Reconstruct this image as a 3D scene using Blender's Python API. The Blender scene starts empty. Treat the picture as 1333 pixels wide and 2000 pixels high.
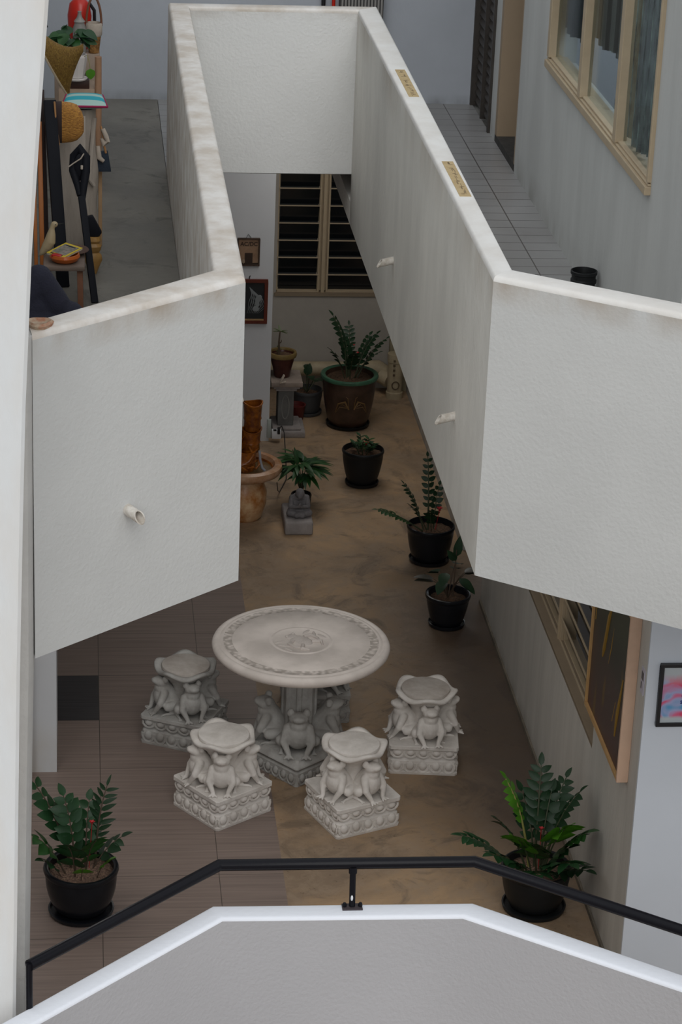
import bpy, bmesh, math, random
from mathutils import Vector, Matrix, Euler, Quaternion
random.seed(7)
PI = math.pi
SC = bpy.context.scene
COL = SC.collection

# ------------------------------------------------------------------ camera
cd = bpy.data.cameras.new('camera'); cam = bpy.data.objects.new('camera', cd); COL.objects.link(cam)
FW = Vector((0.10326715, 0.91831965, -0.38213207)); RT = Vector((0.99465188, -0.09606782, 0.03792904)); UP = Vector((0.00187961, 0.3840052, 0.92332902))
m = Matrix((( RT.x, UP.x, -FW.x), (RT.y, UP.y, -FW.y), (RT.z, UP.z, -FW.z)))
cam.matrix_world = Matrix.Translation((0, 0, 6.82)) @ m.to_4x4()
cd.sensor_fit = 'VERTICAL'; cd.sensor_height = 36; cd.sensor_width = 24; cd.lens = 4904.8/2000*36
cd.clip_start = 0.1; cd.clip_end = 200
SC.camera = cam

# ------------------------------------------------------------------ world, lights, exposure
w = bpy.data.worlds.new('overcast_sky'); SC.world = w; w.use_nodes = True
nt = w.node_tree; bg = nt.nodes['Background']
tc = nt.nodes.new('ShaderNodeTexCoord'); sx = nt.nodes.new('ShaderNodeSeparateXYZ'); rp = nt.nodes.new('ShaderNodeValToRGB')
nt.links.new(tc.outputs['Generated'], sx.inputs[0]); nt.links.new(sx.outputs['Z'], rp.inputs[0]); nt.links.new(rp.outputs[0], bg.inputs['Color'])
rp.color_ramp.elements[0].position = 0.0; rp.color_ramp.elements[0].color = (.30, .29, .28, 1)
rp.color_ramp.elements[1].position = 0.9; rp.color_ramp.elements[1].color = (.93, .97, 1.0, 1)
e = rp.color_ramp.elements.new(0.05); e.color = (.62, .66, .70, 1)
bg.inputs['Strength'].default_value = .66
SC.view_settings.view_transform = 'Standard'; SC.view_settings.look = 'None'
SC.view_settings.gamma = 1; SC.view_settings.use_curve_mapping = False
SC.view_settings.exposure = 0.25
sl = bpy.data.lights.new('hazy_sun', 'SUN'); sl.energy = 1.2; sl.angle = math.radians(55); sl.color = (1, .985, .96)
so_ = bpy.data.objects.new('hazy_sun', sl); COL.objects.link(so_); so_.rotation_euler = Vector((.02, .80, -.60)).to_track_quat('-Z', 'Y').to_euler(); so_.location = (0, 0, 12)
def area(name, loc, sx_, sy_, power, col=(1, .97, .93)):
    ld = bpy.data.lights.new(name, 'AREA'); ld.shape = 'RECTANGLE'; ld.size = sx_; ld.size_y = sy_; ld.energy = power; ld.color = col
    o = bpy.data.objects.new(name, ld); COL.objects.link(o); o.location = loc; return o
# added fill lights, out of view, facing down under slabs and ceilings
area('fill_light_lower_left', (-.6, 11.6, 2.76), 1.2, 3.0, 16)
area('fill_light_lower_right', (2.15, 12.2, 2.76), .7, 3.6, 5)
area('fill_light_lower_back', (1.9, 17.2, 2.76), 1.0, 1.6, 11)
area('fill_light_upper_left', (-.28, 13.2, 5.70), .4, 5, 4, (.95, .97, 1))
area('fill_light_upper_right', (2.45, 12.8, 5.70), .25, 6, 4, (.95, .97, 1))
area('fill_light_upper_back', (1.1, 16.0, 5.70), 1.4, .4, 2, (.92, .96, 1))
area('fill_light_upper_room', (3.7, 12.6, 5.6), 1.2, 2.5, 38, (.9, .95, 1))

# ------------------------------------------------------------------ materials
def mat(name, col, rough=.7, bump=0., bscale=60., var=0., vscale=4., col2=None, stain=None, metal=0., detail=4., stretch=(1,1,1), spec=.5, dist=.01):
    """procedural: base colour varied to col2 by noise, fine bump; stain = (colour, amount, lo, hi, scale[, axis]) dirt that lies in a height band"""
    M = bpy.data.materials.new(name); M.use_nodes = True; n = M.node_tree.nodes; l = M.node_tree.links
    b = n['Principled BSDF']; b.inputs['Roughness'].default_value = rough; b.inputs['Metallic'].default_value = metal
    b.inputs['Specular IOR Level'].default_value = spec
    t = n.new('ShaderNodeTexCoord'); mp = n.new('ShaderNodeMapping'); mp.inputs['Scale'].default_value = stretch
    l.new(t.outputs['Object'], mp.inputs[0])
    c4 = (*col, 1)
    out = None
    if var > 0 or col2:
        nz = n.new('ShaderNodeTexNoise'); nz.inputs['Scale'].default_value = vscale; nz.inputs['Detail'].default_value = detail; nz.inputs['Roughness'].default_value = .62
        l.new(mp.outputs[0], nz.inputs['Vector'])
        r = n.new('ShaderNodeValToRGB'); r.color_ramp.elements[0].position = .36; r.color_ramp.elements[1].position = .66
        k2 = col2 if col2 else tuple(max(0, x*(1-var)) for x in col)
        r.color_ramp.elements[0].color = (*k2, 1); r.color_ramp.elements[1].color = c4
        l.new(nz.outputs[0], r.inputs[0]); out = r.outputs[0]
    if stain:
        sc_, amt, lo, hi, ss = stain[:5]; ax = stain[5] if len(stain) > 5 else 'Z'
        sp = n.new('ShaderNodeSeparateXYZ'); l.new(t.outputs['Object'], sp.inputs[0])
        mr = n.new('ShaderNodeMapRange'); mr.inputs['From Min'].default_value = lo; mr.inputs['From Max'].default_value = hi
        l.new(sp.outputs[ax], mr.inputs['Value'])
        n2 = n.new('ShaderNodeTexNoise'); n2.inputs['Scale'].default_value = ss; n2.inputs['Detail'].default_value = 6
        mp2 = n.new('ShaderNodeMapping'); mp2.inputs['Scale'].default_value = (1, 1, .45); l.new(t.outputs['Object'], mp2.inputs[0]); l.new(mp2.outputs[0], n2.inputs['Vector'])
        mr2 = n.new('ShaderNodeMapRange'); mr2.inputs['From Min'].default_value = .35; mr2.inputs['From Max'].default_value = .7; l.new(n2.outputs[0], mr2.inputs['Value'])
        mu = n.new('ShaderNodeMath'); mu.operation = 'MULTIPLY'; l.new(mr.outputs[0], mu.inputs[0]); l.new(mr2.outputs[0], mu.inputs[1])
        mu2 = n.new('ShaderNodeMath'); mu2.operation = 'MULTIPLY'; mu2.inputs[1].default_value = amt; l.new(mu.outputs[0], mu2.inputs[0])
        mx = n.new('ShaderNodeMixRGB'); l.new(mu2.outputs[0], mx.inputs[0]); mx.inputs[2].default_value = (*sc_, 1)
        if out: l.new(out, mx.inputs[1])
        else: mx.inputs[1].default_value = c4
        out = mx.outputs[0]
    if out: l.new(out, b.inputs['Base Color'])
    else: b.inputs['Base Color'].default_value = c4
    if bump > 0:
        nb = n.new('ShaderNodeTexNoise'); nb.inputs['Scale'].default_value = bscale; nb.inputs['Detail'].default_value = 5; l.new(mp.outputs[0], nb.inputs['Vector'])
        bp = n.new('ShaderNodeBump'); bp.inputs['Strength'].default_value = bump; bp.inputs['Distance'].default_value = dist
        l.new(nb.outputs[0], bp.inputs['Height']); l.new(bp.outputs[0], b.inputs['Normal'])
    return M

DIRT = (.34, .26, .18)
PAR = mat('white_stucco', (.585, .59, .58), .85, .22, 60, .07, 1.6, stain=(DIRT, .8, 3.82, 3.93, 6))  # parapets share one white; the front's tone is lowered to dim its light
PARE = mat('white_stucco_end_lightened', (.78, .785, .775), .85, .35, 55, .05, 1.6, stain=(DIRT, .5, 3.86, 3.94, 6))  # same white paint, lightened in place of light on the back parapet
PARR = mat('white_stucco_side_lightened', (.82, .80, .75), .85, .45, 45, .16, 2.2, stretch=(1, 1, .4), stain=(DIRT, .45, 3.72, 3.93, 4))  # the shared white again, raised to make up for light missing on side faces
PARN = mat('white_stucco_near', (.43, .425, .44), .85, .3, 60, .05, 1.2)  # slightly greyer paint, darkened further to hold down the light it catches
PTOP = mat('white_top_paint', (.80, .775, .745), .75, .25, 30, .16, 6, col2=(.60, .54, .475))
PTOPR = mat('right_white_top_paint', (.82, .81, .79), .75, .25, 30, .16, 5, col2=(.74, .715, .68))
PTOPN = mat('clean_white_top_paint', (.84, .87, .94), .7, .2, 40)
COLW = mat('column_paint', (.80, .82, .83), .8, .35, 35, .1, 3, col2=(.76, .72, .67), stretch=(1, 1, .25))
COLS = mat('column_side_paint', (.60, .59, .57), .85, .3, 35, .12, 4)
WUP = mat('upper_wall_paint', (.56, .57, .56), .85, .2, 25, .12, 2.2, stretch=(1.6, 1.6, .35), stain=((.2, .18, .15), .4, 3.12, 2.97, 7))
WBACK = mat('upper_back_wall_paint', (.44, .47, .52), .85, .2, 18, .07, 2.5, stain=((.12, .12, .12), .5, 3.02, 2.96, 9))
WLOW = mat('lower_wall_paint', (.56, .54, .50), .8, .25, 20, .14, 3, stretch=(2.2, 2.2, .3), stain=((.16, .14, .11), .6, .12, .0, 9))
WPIC = mat('lower_white_wall', (.62, .64, .67), .8, .1, 20, .04, 2, stain=((.5, .42, .3), .5, .35, .0, 5))
WFRONT = mat('bright_front_wall', (.60, .64, .70), .8, .08, 20, .03, 2)
CEIL = mat('ceiling_paint', (.5, .5, .49), .9)
CREAM = mat('cream_window_paint', (.46, .365, .245), .5, .08, 30, .08, 10)
CREAMR = mat('louvre_rail_paint', (.45, .36, .25), .5, .08, 30, .08, 10)
CREAMD = mat('tan_frame_paint', (.26, .20, .135), .6, .08, 30, .1, 8)
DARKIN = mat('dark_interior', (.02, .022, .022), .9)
PEACH = mat('peach_door_paint', (.36, .27, .18), .6, .1, 20, .08, 3)

def new_nodes(name, rough=.5):
    M = bpy.data.materials.new(name); M.use_nodes = True; n = M.node_tree.nodes; l = M.node_tree.links
    b = n['Principled BSDF']; b.inputs['Roughness'].default_value = rough
    t = n.new('ShaderNodeTexCoord'); return M, n, l, b, t

def tile_mat(name, c1, c2, grout, sx_, sy_, gw, ox=0, oy=0, streak=None, rough=.35):
    M, n, l, b, t = new_nodes(name, rough)
    sp = n.new('ShaderNodeSeparateXYZ'); l.new(t.outputs['Object'], sp.inputs[0])
    def line(axis, step, off):
        a = n.new('ShaderNodeMath'); a.operation = 'ADD'; a.inputs[1].default_value = -off + 100*step; l.new(sp.outputs[axis], a.inputs[0])
        mo = n.new('ShaderNodeMath'); mo.operation = 'MODULO'; mo.inputs[1].default_value = step; l.new(a.outputs[0], mo.inputs[0])
        le = n.new('ShaderNodeMath'); le.operation = 'LESS_THAN'; le.inputs[1].default_value = gw; l.new(mo.outputs[0], le.inputs[0]); return le.outputs[0]
    mx = n.new('ShaderNodeMath'); mx.operation = 'MAXIMUM'; l.new(line('X', sx_, ox), mx.inputs[0]); l.new(line('Y', sy_, oy), mx.inputs[1])
    nz = n.new('ShaderNodeTexNoise'); nz.inputs['Detail'].default_value = 6; nz.inputs['Scale'].default_value = 1
    mp = n.new('ShaderNodeMapping'); mp.inputs['Scale'].default_value = streak or (3, 3, 3); l.new(t.outputs['Object'], mp.inputs[0]); l.new(mp.outputs[0], nz.inputs['Vector'])
    r = n.new('ShaderNodeValToRGB'); r.color_ramp.elements[0].position = .33; r.color_ramp.elements[1].position = .68
    r.color_ramp.elements[0].color = (*c2, 1); r.color_ramp.elements[1].color = (*c1, 1); l.new(nz.outputs[0], r.inputs[0])
    mi = n.new('ShaderNodeMixRGB'); l.new(mx.outputs[0], mi.inputs[0]); l.new(r.outputs[0], mi.inputs[1]); mi.inputs[2].default_value = (*grout, 1)
    l.new(mi.outputs[0], b.inputs['Base Color'])
    return M
TILE = tile_mat('streaked_brown_tile', (.27, .205, .175), (.19, .145, .125), (.07, .055, .045), .613, .592, .004, .106, 13.21, (1.6, 55, 1), .42)
DTILE = tile_mat('dark_streaked_tile', (.055, .05, .052), (.03, .028, .03), (.02, .02, .02), 5, 5, .0, 0, 0, (2, 60, 1), .45)
UTILE = tile_mat('pale_corridor_tile', (.34, .34, .34), (.27, .265, .26), (.10, .09, .085), .70, .148, .007, 2.415, 9.0, (2, 2, 2), .35)

def concrete(name, a, b_, c, rough=.55, sc=1.3, wet=None):
    M, n, l, b, t = new_nodes(name, rough)
    def noise(scale, dist=0., r_=.65):
        q = n.new('ShaderNodeTexNoise'); q.inputs['Scale'].default_value = scale; q.inputs['Detail'].default_value = 10; q.inputs['Roughness'].default_value = r_; q.inputs['Distortion'].default_value = dist
        l.new(t.outputs['Object'], q.inputs['Vector']); return q
    def ramp(src, lo, hi, c0=(0, 0, 0, 1), c1=(1, 1, 1, 1)):
        r = n.new('ShaderNodeValToRGB'); r.color_ramp.elements[0].position = lo; r.color_ramp.elements[1].position = hi; r.color_ramp.elements[0].color = c0; r.color_ramp.elements[1].color = c1
        l.new(src, r.inputs[0]); return r.outputs[0]
    def mix(f, x, y, amt=1., mode='MIX'):
        m_ = n.new('ShaderNodeMixRGB'); m_.blend_type = mode
        if amt < 1:
            k = n.new('ShaderNodeMath'); k.operation = 'MULTIPLY'; k.inputs[1].default_value = amt; l.new(f, k.inputs[0]); f = k.outputs[0]
        l.new(f, m_.inputs[0]); 
        for v_, i_ in ((x, 1), (y, 2)):
            if isinstance(v_, tuple): m_.inputs[i_].default_value = (*v_, 1)
            else: l.new(v_, m_.inputs[i_])
        return m_.outputs[0]
    n1 = noise(sc, .8); n2 = noise(sc*5, .3, .75); n3 = noise(sc*16, .2, .8); n4 = noise(sc*2.3, 1.2)
    base = ramp(n1.outputs[0], .40, .60, (*a, 1), (*b_, 1))
    base = mix(ramp(n2.outputs[0], .46, .60), base, c, .7)
    base = mix(ramp(n4.outputs[0], .53, .64), base, tuple(x*.4 for x in a), .85)
    base = mix(ramp(n3.outputs[0], .60, .68), base, tuple(x*.5 for x in a), .6)
    base = mix(ramp(n3.outputs[0], .40, .30), base, tuple(min(1, x*1.5) for x in c), .35)
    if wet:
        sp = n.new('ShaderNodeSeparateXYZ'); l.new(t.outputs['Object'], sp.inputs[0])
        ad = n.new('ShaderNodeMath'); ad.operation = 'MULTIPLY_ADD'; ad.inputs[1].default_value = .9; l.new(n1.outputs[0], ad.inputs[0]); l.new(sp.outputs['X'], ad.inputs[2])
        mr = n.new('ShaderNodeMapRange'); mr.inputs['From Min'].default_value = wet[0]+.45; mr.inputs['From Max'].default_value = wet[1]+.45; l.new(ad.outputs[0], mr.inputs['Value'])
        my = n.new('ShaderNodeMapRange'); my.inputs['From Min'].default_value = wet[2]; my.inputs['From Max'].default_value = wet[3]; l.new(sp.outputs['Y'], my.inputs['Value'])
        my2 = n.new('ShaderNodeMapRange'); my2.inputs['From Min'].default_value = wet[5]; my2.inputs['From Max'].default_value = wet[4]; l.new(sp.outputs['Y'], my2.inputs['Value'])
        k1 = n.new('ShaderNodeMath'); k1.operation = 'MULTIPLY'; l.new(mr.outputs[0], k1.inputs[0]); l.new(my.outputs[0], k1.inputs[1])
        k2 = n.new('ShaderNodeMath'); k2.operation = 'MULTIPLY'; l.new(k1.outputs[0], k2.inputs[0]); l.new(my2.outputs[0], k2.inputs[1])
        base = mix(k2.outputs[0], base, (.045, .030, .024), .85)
    l.new(base, b.inputs['Base Color'])
    bp = n.new('ShaderNodeBump'); bp.inputs['Strength'].default_value = .15; bp.inputs['Distance'].default_value = .01; l.new(n2.outputs[0], bp.inputs['Height']); l.new(bp.outputs[0], b.inputs['Normal'])
    mr = n.new('ShaderNodeMapRange'); mr.inputs['To Min'].default_value = rough-.15; mr.inputs['To Max'].default_value = rough+.2; l.new(n1.outputs[0], mr.inputs['Value']); l.new(mr.outputs[0], b.inputs['Roughness'])
    return M
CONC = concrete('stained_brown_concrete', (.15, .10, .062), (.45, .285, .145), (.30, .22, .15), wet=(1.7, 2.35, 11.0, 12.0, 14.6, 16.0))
UCONC = concrete('grey_screed', (.10, .095, .083), (.20, .19, .165), (.15, .14, .122), .5, 1.6)

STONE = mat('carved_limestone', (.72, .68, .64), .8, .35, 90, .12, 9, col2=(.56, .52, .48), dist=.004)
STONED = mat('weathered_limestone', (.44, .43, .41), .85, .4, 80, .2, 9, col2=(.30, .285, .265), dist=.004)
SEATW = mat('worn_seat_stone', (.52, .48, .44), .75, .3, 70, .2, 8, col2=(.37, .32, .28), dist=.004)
BLACKP = mat('black_railing_paint', (.008, .008, .011), .30, .05, 60, 0, spec=.16)
BLACKG = mat('black_glazed_ceramic', (.008, .009, .012), .28, .06, 30, spec=.3)
BLACKM = mat('black_plastic', (.010, .011, .012), .45, .05, 30, spec=.25)
SOIL = mat('potting_soil', (.16, .09, .05), .95, .9, 70, 0, 60, col2=(.05, .028, .016))
PEB = mat('brown_pebble_soil', (.30, .19, .13), .95, .9, 90, 0, 90, col2=(.07, .04, .03))
LEAF = mat('dark_glossy_leaf', (.016, .062, .020), .42, 0, 1, .3, 14, spec=.35)
LEAFL = mat('bright_young_leaf', (.075, .235, .015), .35, 0, 1, .25, 14)
LEAFM = mat('mid_green_leaf', (.022, .085, .018), .42, 0, 1, .3, 14, spec=.35)
LEAFD = mat('deep_green_leaf', (.013, .042, .016), .45, 0, 1, .3, 14, spec=.3)  # darkest green of the leaf set
STEM = mat('dark_green_stem', (.045, .055, .025), .6)
STEMB = mat('brown_stem', (.075, .05, .032), .7)
STEMY = mat('yellow_green_stem', (.26, .24, .07), .6)
RED = mat('red_petal', (.42, .01, .015), .5)
ORG = mat('orange_glazed_ceramic', (.40, .125, .012), .25, .1, 30, 0, 14, col2=(.13, .035, .008))
AMB = mat('amber_mottled_ceramic', (.62, .42, .24), .35, .1, 20, 0, 11, col2=(.36, .13, .025))
BROWNG = mat('brown_glazed_clay', (.075, .042, .028), .35, .1, 20, .4, 12)
GREENR = mat('green_glazed_rim', (.055, .16, .095), .35, .1, 25, .3, 18)
MUSTR = mat('mustard_rim', (.22, .15, .05), .4, 0, 1, .3, 10)
GREYP = mat('grey_plastic_pot', (.055, .057, .06), .6, .1, 30, .2, 10)
PIPE = mat('cream_plastic_pipe', (.46, .38, .25), .55, .1, 20, .25, 9)
SPOUT = mat('dirty_white_pipe', (.72, .69, .64), .6, .2, 60, 0, 20, col2=(.45, .40, .34))
WHITEP = mat('white_plastic', (.72, .74, .77), .4)
STATUE = mat('grey_cast_stone', (.17, .16, .165), .8, .4, 80, .3, 18)
PLINTH = mat('cement_block', (.33, .30, .29), .85, .3, 50, .3, 8)
MAHOG = mat('red_brown_frame', (.13, .024, .012), .35, .05, 20, .3, 12)
GOLD = mat('gilt_slip', (.42, .27, .13), .4)
WOODP = mat('pale_peach_wood', (.62, .42, .30), .6, .05, 30, .1, 10)
WOODG = mat('golden_wood', (.50, .30, .12), .55, .05, 30, .12, 10)
BLKF = mat('black_frame', (.012, .012, .014), .35)
NAVY = mat('navy_cloth', (.014, .015, .030), .9, .4, 120, .2, 12)
NAVYB = mat('navy_canvas', (.018, .028, .045), .85, .3, 120)
STRAW = mat('golden_straw', (.60, .29, .05), .6, .9, 110, 0, 60, col2=(.30, .12, .02), stretch=(1, 1, 3))
STRAWD = mat('mustard_woven_cane', (.34, .20, .035), .6, 1., 120, 0, 70, col2=(.17, .085, .012), stretch=(3, 1, 1))
BAND = mat('dark_brown_band', (.035, .02, .018), .8)
BLKW = mat('black_stained_timber', (.006, .007, .011), .7, .1, 30, spec=.2)
ORW = mat('orange_timber', (.42, .13, .02), .5, .05, 30, .15, 10)
DRIFT = mat('pale_driftwood', (.40, .35, .30), .85, .5, 25, .25, 6, stretch=(2, 2, .3))
TANW = mat('tan_wood', (.40, .25, .13), .7, .2, 25, .2, 8)
STOOLW = mat('grey_brown_wood', (.17, .125, .10), .7, .2, 25, .2, 8)
LEGW = mat('reddish_wood', (.20, .085, .045), .7, .2, 25, .2, 8)
BIRDW = mat('carved_pale_wood', (.42, .33, .20), .55, .05, 20, .12, 8)
BOWLO = mat('orange_clay_bowl', (.46, .10, .012), .3, .05, 20, .15, 8)
PLATEB = mat('dull_brown_plate', (.10, .058, .045), .45)
OCHR = mat('ochre_carved_ceramic', (.40, .22, .06), .5, .2, 20, .3, 10)
MAGY = mat('yellow_cover', (.60, .44, .03), .4)
MAGP = mat('faded_cover_picture', (.30, .24, .22), .4, 0, 1, 0, 60, col2=(.10, .12, .09))
MAGW = mat('page_edges', (.52, .47, .36), .7)
REDW = mat('red_wrapper', (.40, .01, .012), .35)
WPOT = mat('white_glazed_planter', (.66, .62, .60), .35)
DKBR = mat('dark_brown_block', (.04, .015, .01), .5)
CYAN = mat('cyan_stripe', (.02, .34, .42), .9)
SEAF = mat('pale_seafoam_stripe', (.36, .52, .48), .9)
MAG = mat('magenta_piping', (.28, .004, .06), .8)
BAGH = mat('tan_bag_handle', (.40, .20, .08), .6)
RAG = mat('cream_cloth', (.50, .43, .36), .9, .3, 60, .2, 15)
BSK = mat('basket_weave', (.38, .19, .05), .7, 1., 90, 0, 50, col2=(.16, .07, .015))
REDC = mat('red_enamel', (.50, .018, .008), .3)
GREYI = mat('grey_enamel', (.30, .29, .27), .5, .1, 20, .3, 12)

# ------------------------------------------------------------------ mesh building
class MB:
    def __init__(s): s.v = []; s.f = []; s.m = []
    def add(s, vs, fs, mi=0):
        o = len(s.v); s.v += [tuple(p) for p in vs]; s.f += [tuple(i+o for i in f) for f in fs]; s.m += [mi]*len(fs); return s
    def box(s, x0, y0, z0, x1, y1, z1, mi=0):
        v = [(x, y, z) for z in (z0, z1) for y in (y0, y1) for x in (x0, x1)]
        return s.add(v, [(0,2,3,1), (4,5,7,6), (0,1,5,4), (2,6,7,3), (0,4,6,2), (1,3,7,5)], mi)
    def bar(s, a, b, wx, wz, mi=0, up=(0,0,1)):
        a, b = Vector(a), Vector(b); d = (b-a).normalized(); u = Vector(up)
        if abs(d.dot(u)) > .98: u = Vector((0, 1, 0))
        x = d.cross(u).normalized(); z = x.cross(d)
        v = []
        for p in (a, b):
            for i, j in ((-1,-1), (1,-1), (1,1), (-1,1)): v.append(p + x*wx/2*i + z*wz/2*j)
        return s.add(v, [(3,2,1,0), (4,5,6,7), (0,1,5,4), (1,2,6,5), (2,3,7,6), (3,0,4,7)], mi)
    def prism(s, poly, z0, z1, mi=0):
        n = len(poly); v = [(x, y, z0) for x, y in poly] + [(x, y, z1) for x, y in poly]
        ar = sum(poly[i][0]*poly[(i+1) % n][1]-poly[(i+1) % n][0]*poly[i][1] for i in range(n))
        f = [tuple(range(n-1, -1, -1)), tuple(range(n, 2*n))] + [(i, (i+1) % n, (i+1) % n+n, i+n) for i in range(n)]
        if ar < 0: f = [tuple(reversed(k)) for k in f]
        return s.add(v, f, mi)
    def lathe(s, prof, c=(0, 0, 0), n=32, mi=0, rf=None, mis=None):
        v = []; f = []; k = len(prof)
        for i in range(n):
            a = 2*PI*i/n
            for j, (r, z) in enumerate(prof):
                rr, dz = (r, 0) if rf is None else rf(r, z, a)
                v.append((c[0]+rr*math.cos(a), c[1]+rr*math.sin(a), c[2]+z+dz))
        o = len(s.v); s.v += v
        for i in range(n):
            i2 = (i+1) % n
            for j in range(k-1):
                s.f.append((o+i*k+j, o+i2*k+j, o+i2*k+j+1, o+i*k+j+1)); s.m.append(mis[j] if mis else mi)
        for j, rev in ((0, True), (k-1, False)):
            if prof[j][0] > 1e-5 and prof[0] != prof[-1]:
                fc = tuple(o+i*k+j for i in range(n)); s.f.append(fc[::-1] if rev else fc); s.m.append(mis[min(j, k-2)] if mis else mi)
        return s
    def tube(s, pts, r, n=8, mi=0, cap=True):
        pts = [Vector(p) for p in pts]; k = len(pts); rs = r if isinstance(r, (list, tuple)) else [r]*k
        o = len(s.v); px = None
        for i, p in enumerate(pts):
            d = (pts[min(i+1, k-1)]-pts[max(i-1, 0)]).normalized()
            if px is None: px = d.orthogonal().normalized()
            else: px = (px-d*px.dot(d)).normalized()
            y = d.cross(px)
            sc = 1.0
            if 0 < i < k-1:
                d1 = (pts[i]-pts[i-1]).normalized(); d2 = (pts[i+1]-pts[i]).normalized(); sc = 1/max(.6, math.cos(d1.angle(d2)/2))
            for j in range(n):
                a = 2*PI*j/n; s.v.append(tuple(p+(px*math.cos(a)+y*math.sin(a))*rs[i]*(sc if sc < 1.3 else 1.3)))
        for i in range(k-1):
            for j in range(n):
                s.f.append((o+i*n+j, o+i*n+(j+1) % n, o+(i+1)*n+(j+1) % n, o+(i+1)*n+j)); s.m.append(mi)
        if cap:
            s.f.append(tuple(o+j for j in range(n-1, -1, -1))); s.m.append(mi)
            s.f.append(tuple(o+(k-1)*n+j for j in range(n))); s.m.append(mi)
        return s
    def ell(s, c, r, rot=None, n=16, k=10, mi=0):
        R = Euler(rot).to_matrix() if rot else Matrix.Identity(3); c = Vector(c); v = []; f = []
        v.append(c+R@Vector((0, 0, r[2])))
        for j in range(1, k):
            t = PI*j/k
            for i in range(n):
                a = 2*PI*i/n; v.append(c+R@Vector((r[0]*math.sin(t)*math.cos(a), r[1]*math.sin(t)*math.sin(a), r[2]*math.cos(t))))
        v.append(c+R@Vector((0, 0, -r[2])))
        for i in range(n):
            i2 = (i+1) % n; f.append((0, 1+i, 1+i2)); f.append((len(v)-1, 1+(k-2)*n+i2, 1+(k-2)*n+i))
            for j in range(k-2): f.append((1+j*n+i, 1+(j+1)*n+i, 1+(j+1)*n+i2, 1+j*n+i2))
        return s.add(v, f, mi)
    def cap(s, a, b, ra, rb, n=12, mi=0):
        a, b = Vector(a), Vector(b)
        s.tube([a, b], [ra, rb], n, mi); s.ell(a, (ra,)*3, None, n, 8, mi); s.ell(b, (rb,)*3, None, n, 8, mi); return s
    def xf(s, M):
        s.v = [tuple(M@Vector(p)) for p in s.v]; return s
    def mesh(s, name, mats, smooth=True, bevel=0, seg=2, sharp=40):
        me = bpy.data.meshes.new(name); me.from_pydata(s.v, [], s.f)
        for M in (mats if isinstance(mats, (list, tuple)) else [mats]): me.materials.append(M)
        me.polygons.foreach_set('material_index', s.m)
        bm = bmesh.new(); bm.from_mesh(me)
        bmesh.ops.remove_doubles(bm, verts=bm.verts, dist=1e-5)
        bmesh.ops.recalc_face_normals(bm, faces=bm.faces)
        if bevel:
            es = [e for e in bm.edges if len(e.link_faces) == 2 and e.calc_face_angle(0) > math.radians(30)]
            bmesh.ops.bevel(bm, geom=es, offset=bevel, segments=seg, affect='EDGES', profile=.5, clamp_overlap=True)
        for fc in bm.faces: fc.smooth = smooth
        if smooth:
            for e in bm.edges:
                if len(e.link_faces) == 2 and e.calc_face_angle(0) > math.radians(sharp): e.smooth = False
        bm.to_mesh(me); bm.free(); return me

def link(name, me, parent=None):
    o = bpy.data.objects.new(name, me); COL.objects.link(o)
    if parent: o.parent = parent
    return o
def part(name, mb, mats, parent=None, **k): return link(name, mb.mesh(name, mats, **k), parent)
def tag(o, label, cat, group=None):
    o['label'] = label; o['category'] = cat
    if group: o['group'] = group
    return o
def thing(name, label, cat, loc=(0, 0, 0), rz=0, group=None):
    o = bpy.data.objects.new(name, None); o.empty_display_size = .05; COL.objects.link(o); o.location = loc; o.rotation_euler = (0, 0, rz)
    return tag(o, label, cat, group)
def struct(name, mb, mats, parent=None, **k):
    k.setdefault('smooth', False); o = part(name, mb, mats, parent, **k)
    if not parent: o['kind'] = 'structure'
    return o
def copy_tree(o, parent=None):
    c = o.copy(); COL.objects.link(c); c.parent = parent
    for ch in [x for x in bpy.data.objects if x.parent == o]: copy_tree(ch, c)
    return c
def offs(p, base): return tuple(p[i]-base[i] for i in range(3))
def voxel(mb, name, mats, size, smooth_it=6):
    me = mb.mesh(name+'_raw', mats); o = bpy.data.objects.new('tmp', me); COL.objects.link(o)
    r = o.modifiers.new('r', 'REMESH'); r.mode = 'VOXEL'; r.voxel_size = size; r.use_smooth_shade = True
    sm = o.modifiers.new('s', 'SMOOTH'); sm.iterations = smooth_it; sm.factor = .5
    dg = bpy.context.evaluated_depsgraph_get(); dg.update()
    m2 = bpy.data.meshes.new_from_object(o.evaluated_get(dg)); m2.name = name
    bpy.data.objects.remove(o); bpy.data.meshes.remove(me)
    m2.materials.clear()
    for M in (mats if isinstance(mats, (list, tuple)) else [mats]): m2.materials.append(M)
    return m2
def text_mesh(txt, size, mats, name, depth=.0006, bold=False):
    cu = bpy.data.curves.new(name, 'FONT'); cu.body = txt; cu.size = size; cu.extrude = depth; cu.align_x = 'LEFT'
    if bold: cu.offset = size*.02
    o = bpy.data.objects.new('tmp', cu); COL.objects.link(o); dg = bpy.context.evaluated_depsgraph_get(); dg.update()
    me = bpy.data.meshes.new_from_object(o.evaluated_get(dg)); bpy.data.objects.remove(o); me.name = name
    me.materials.clear(); me.materials.append(mats); return me

# ================================================================== STRUCTURE
ZT = 3.946; ZB = 2.667; ZE = 2.969; ZU = 2.95; XW = 2.614
# ground
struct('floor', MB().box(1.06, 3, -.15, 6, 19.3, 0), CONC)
struct('floor_tiled', MB().box(-4, 3, -.15, 1.06, 19.3, 0), TILE)
struct('floor_dark_tile', MB().box(-.5, 13.215, 0, .106, 13.80, .002), DTILE)

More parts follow.
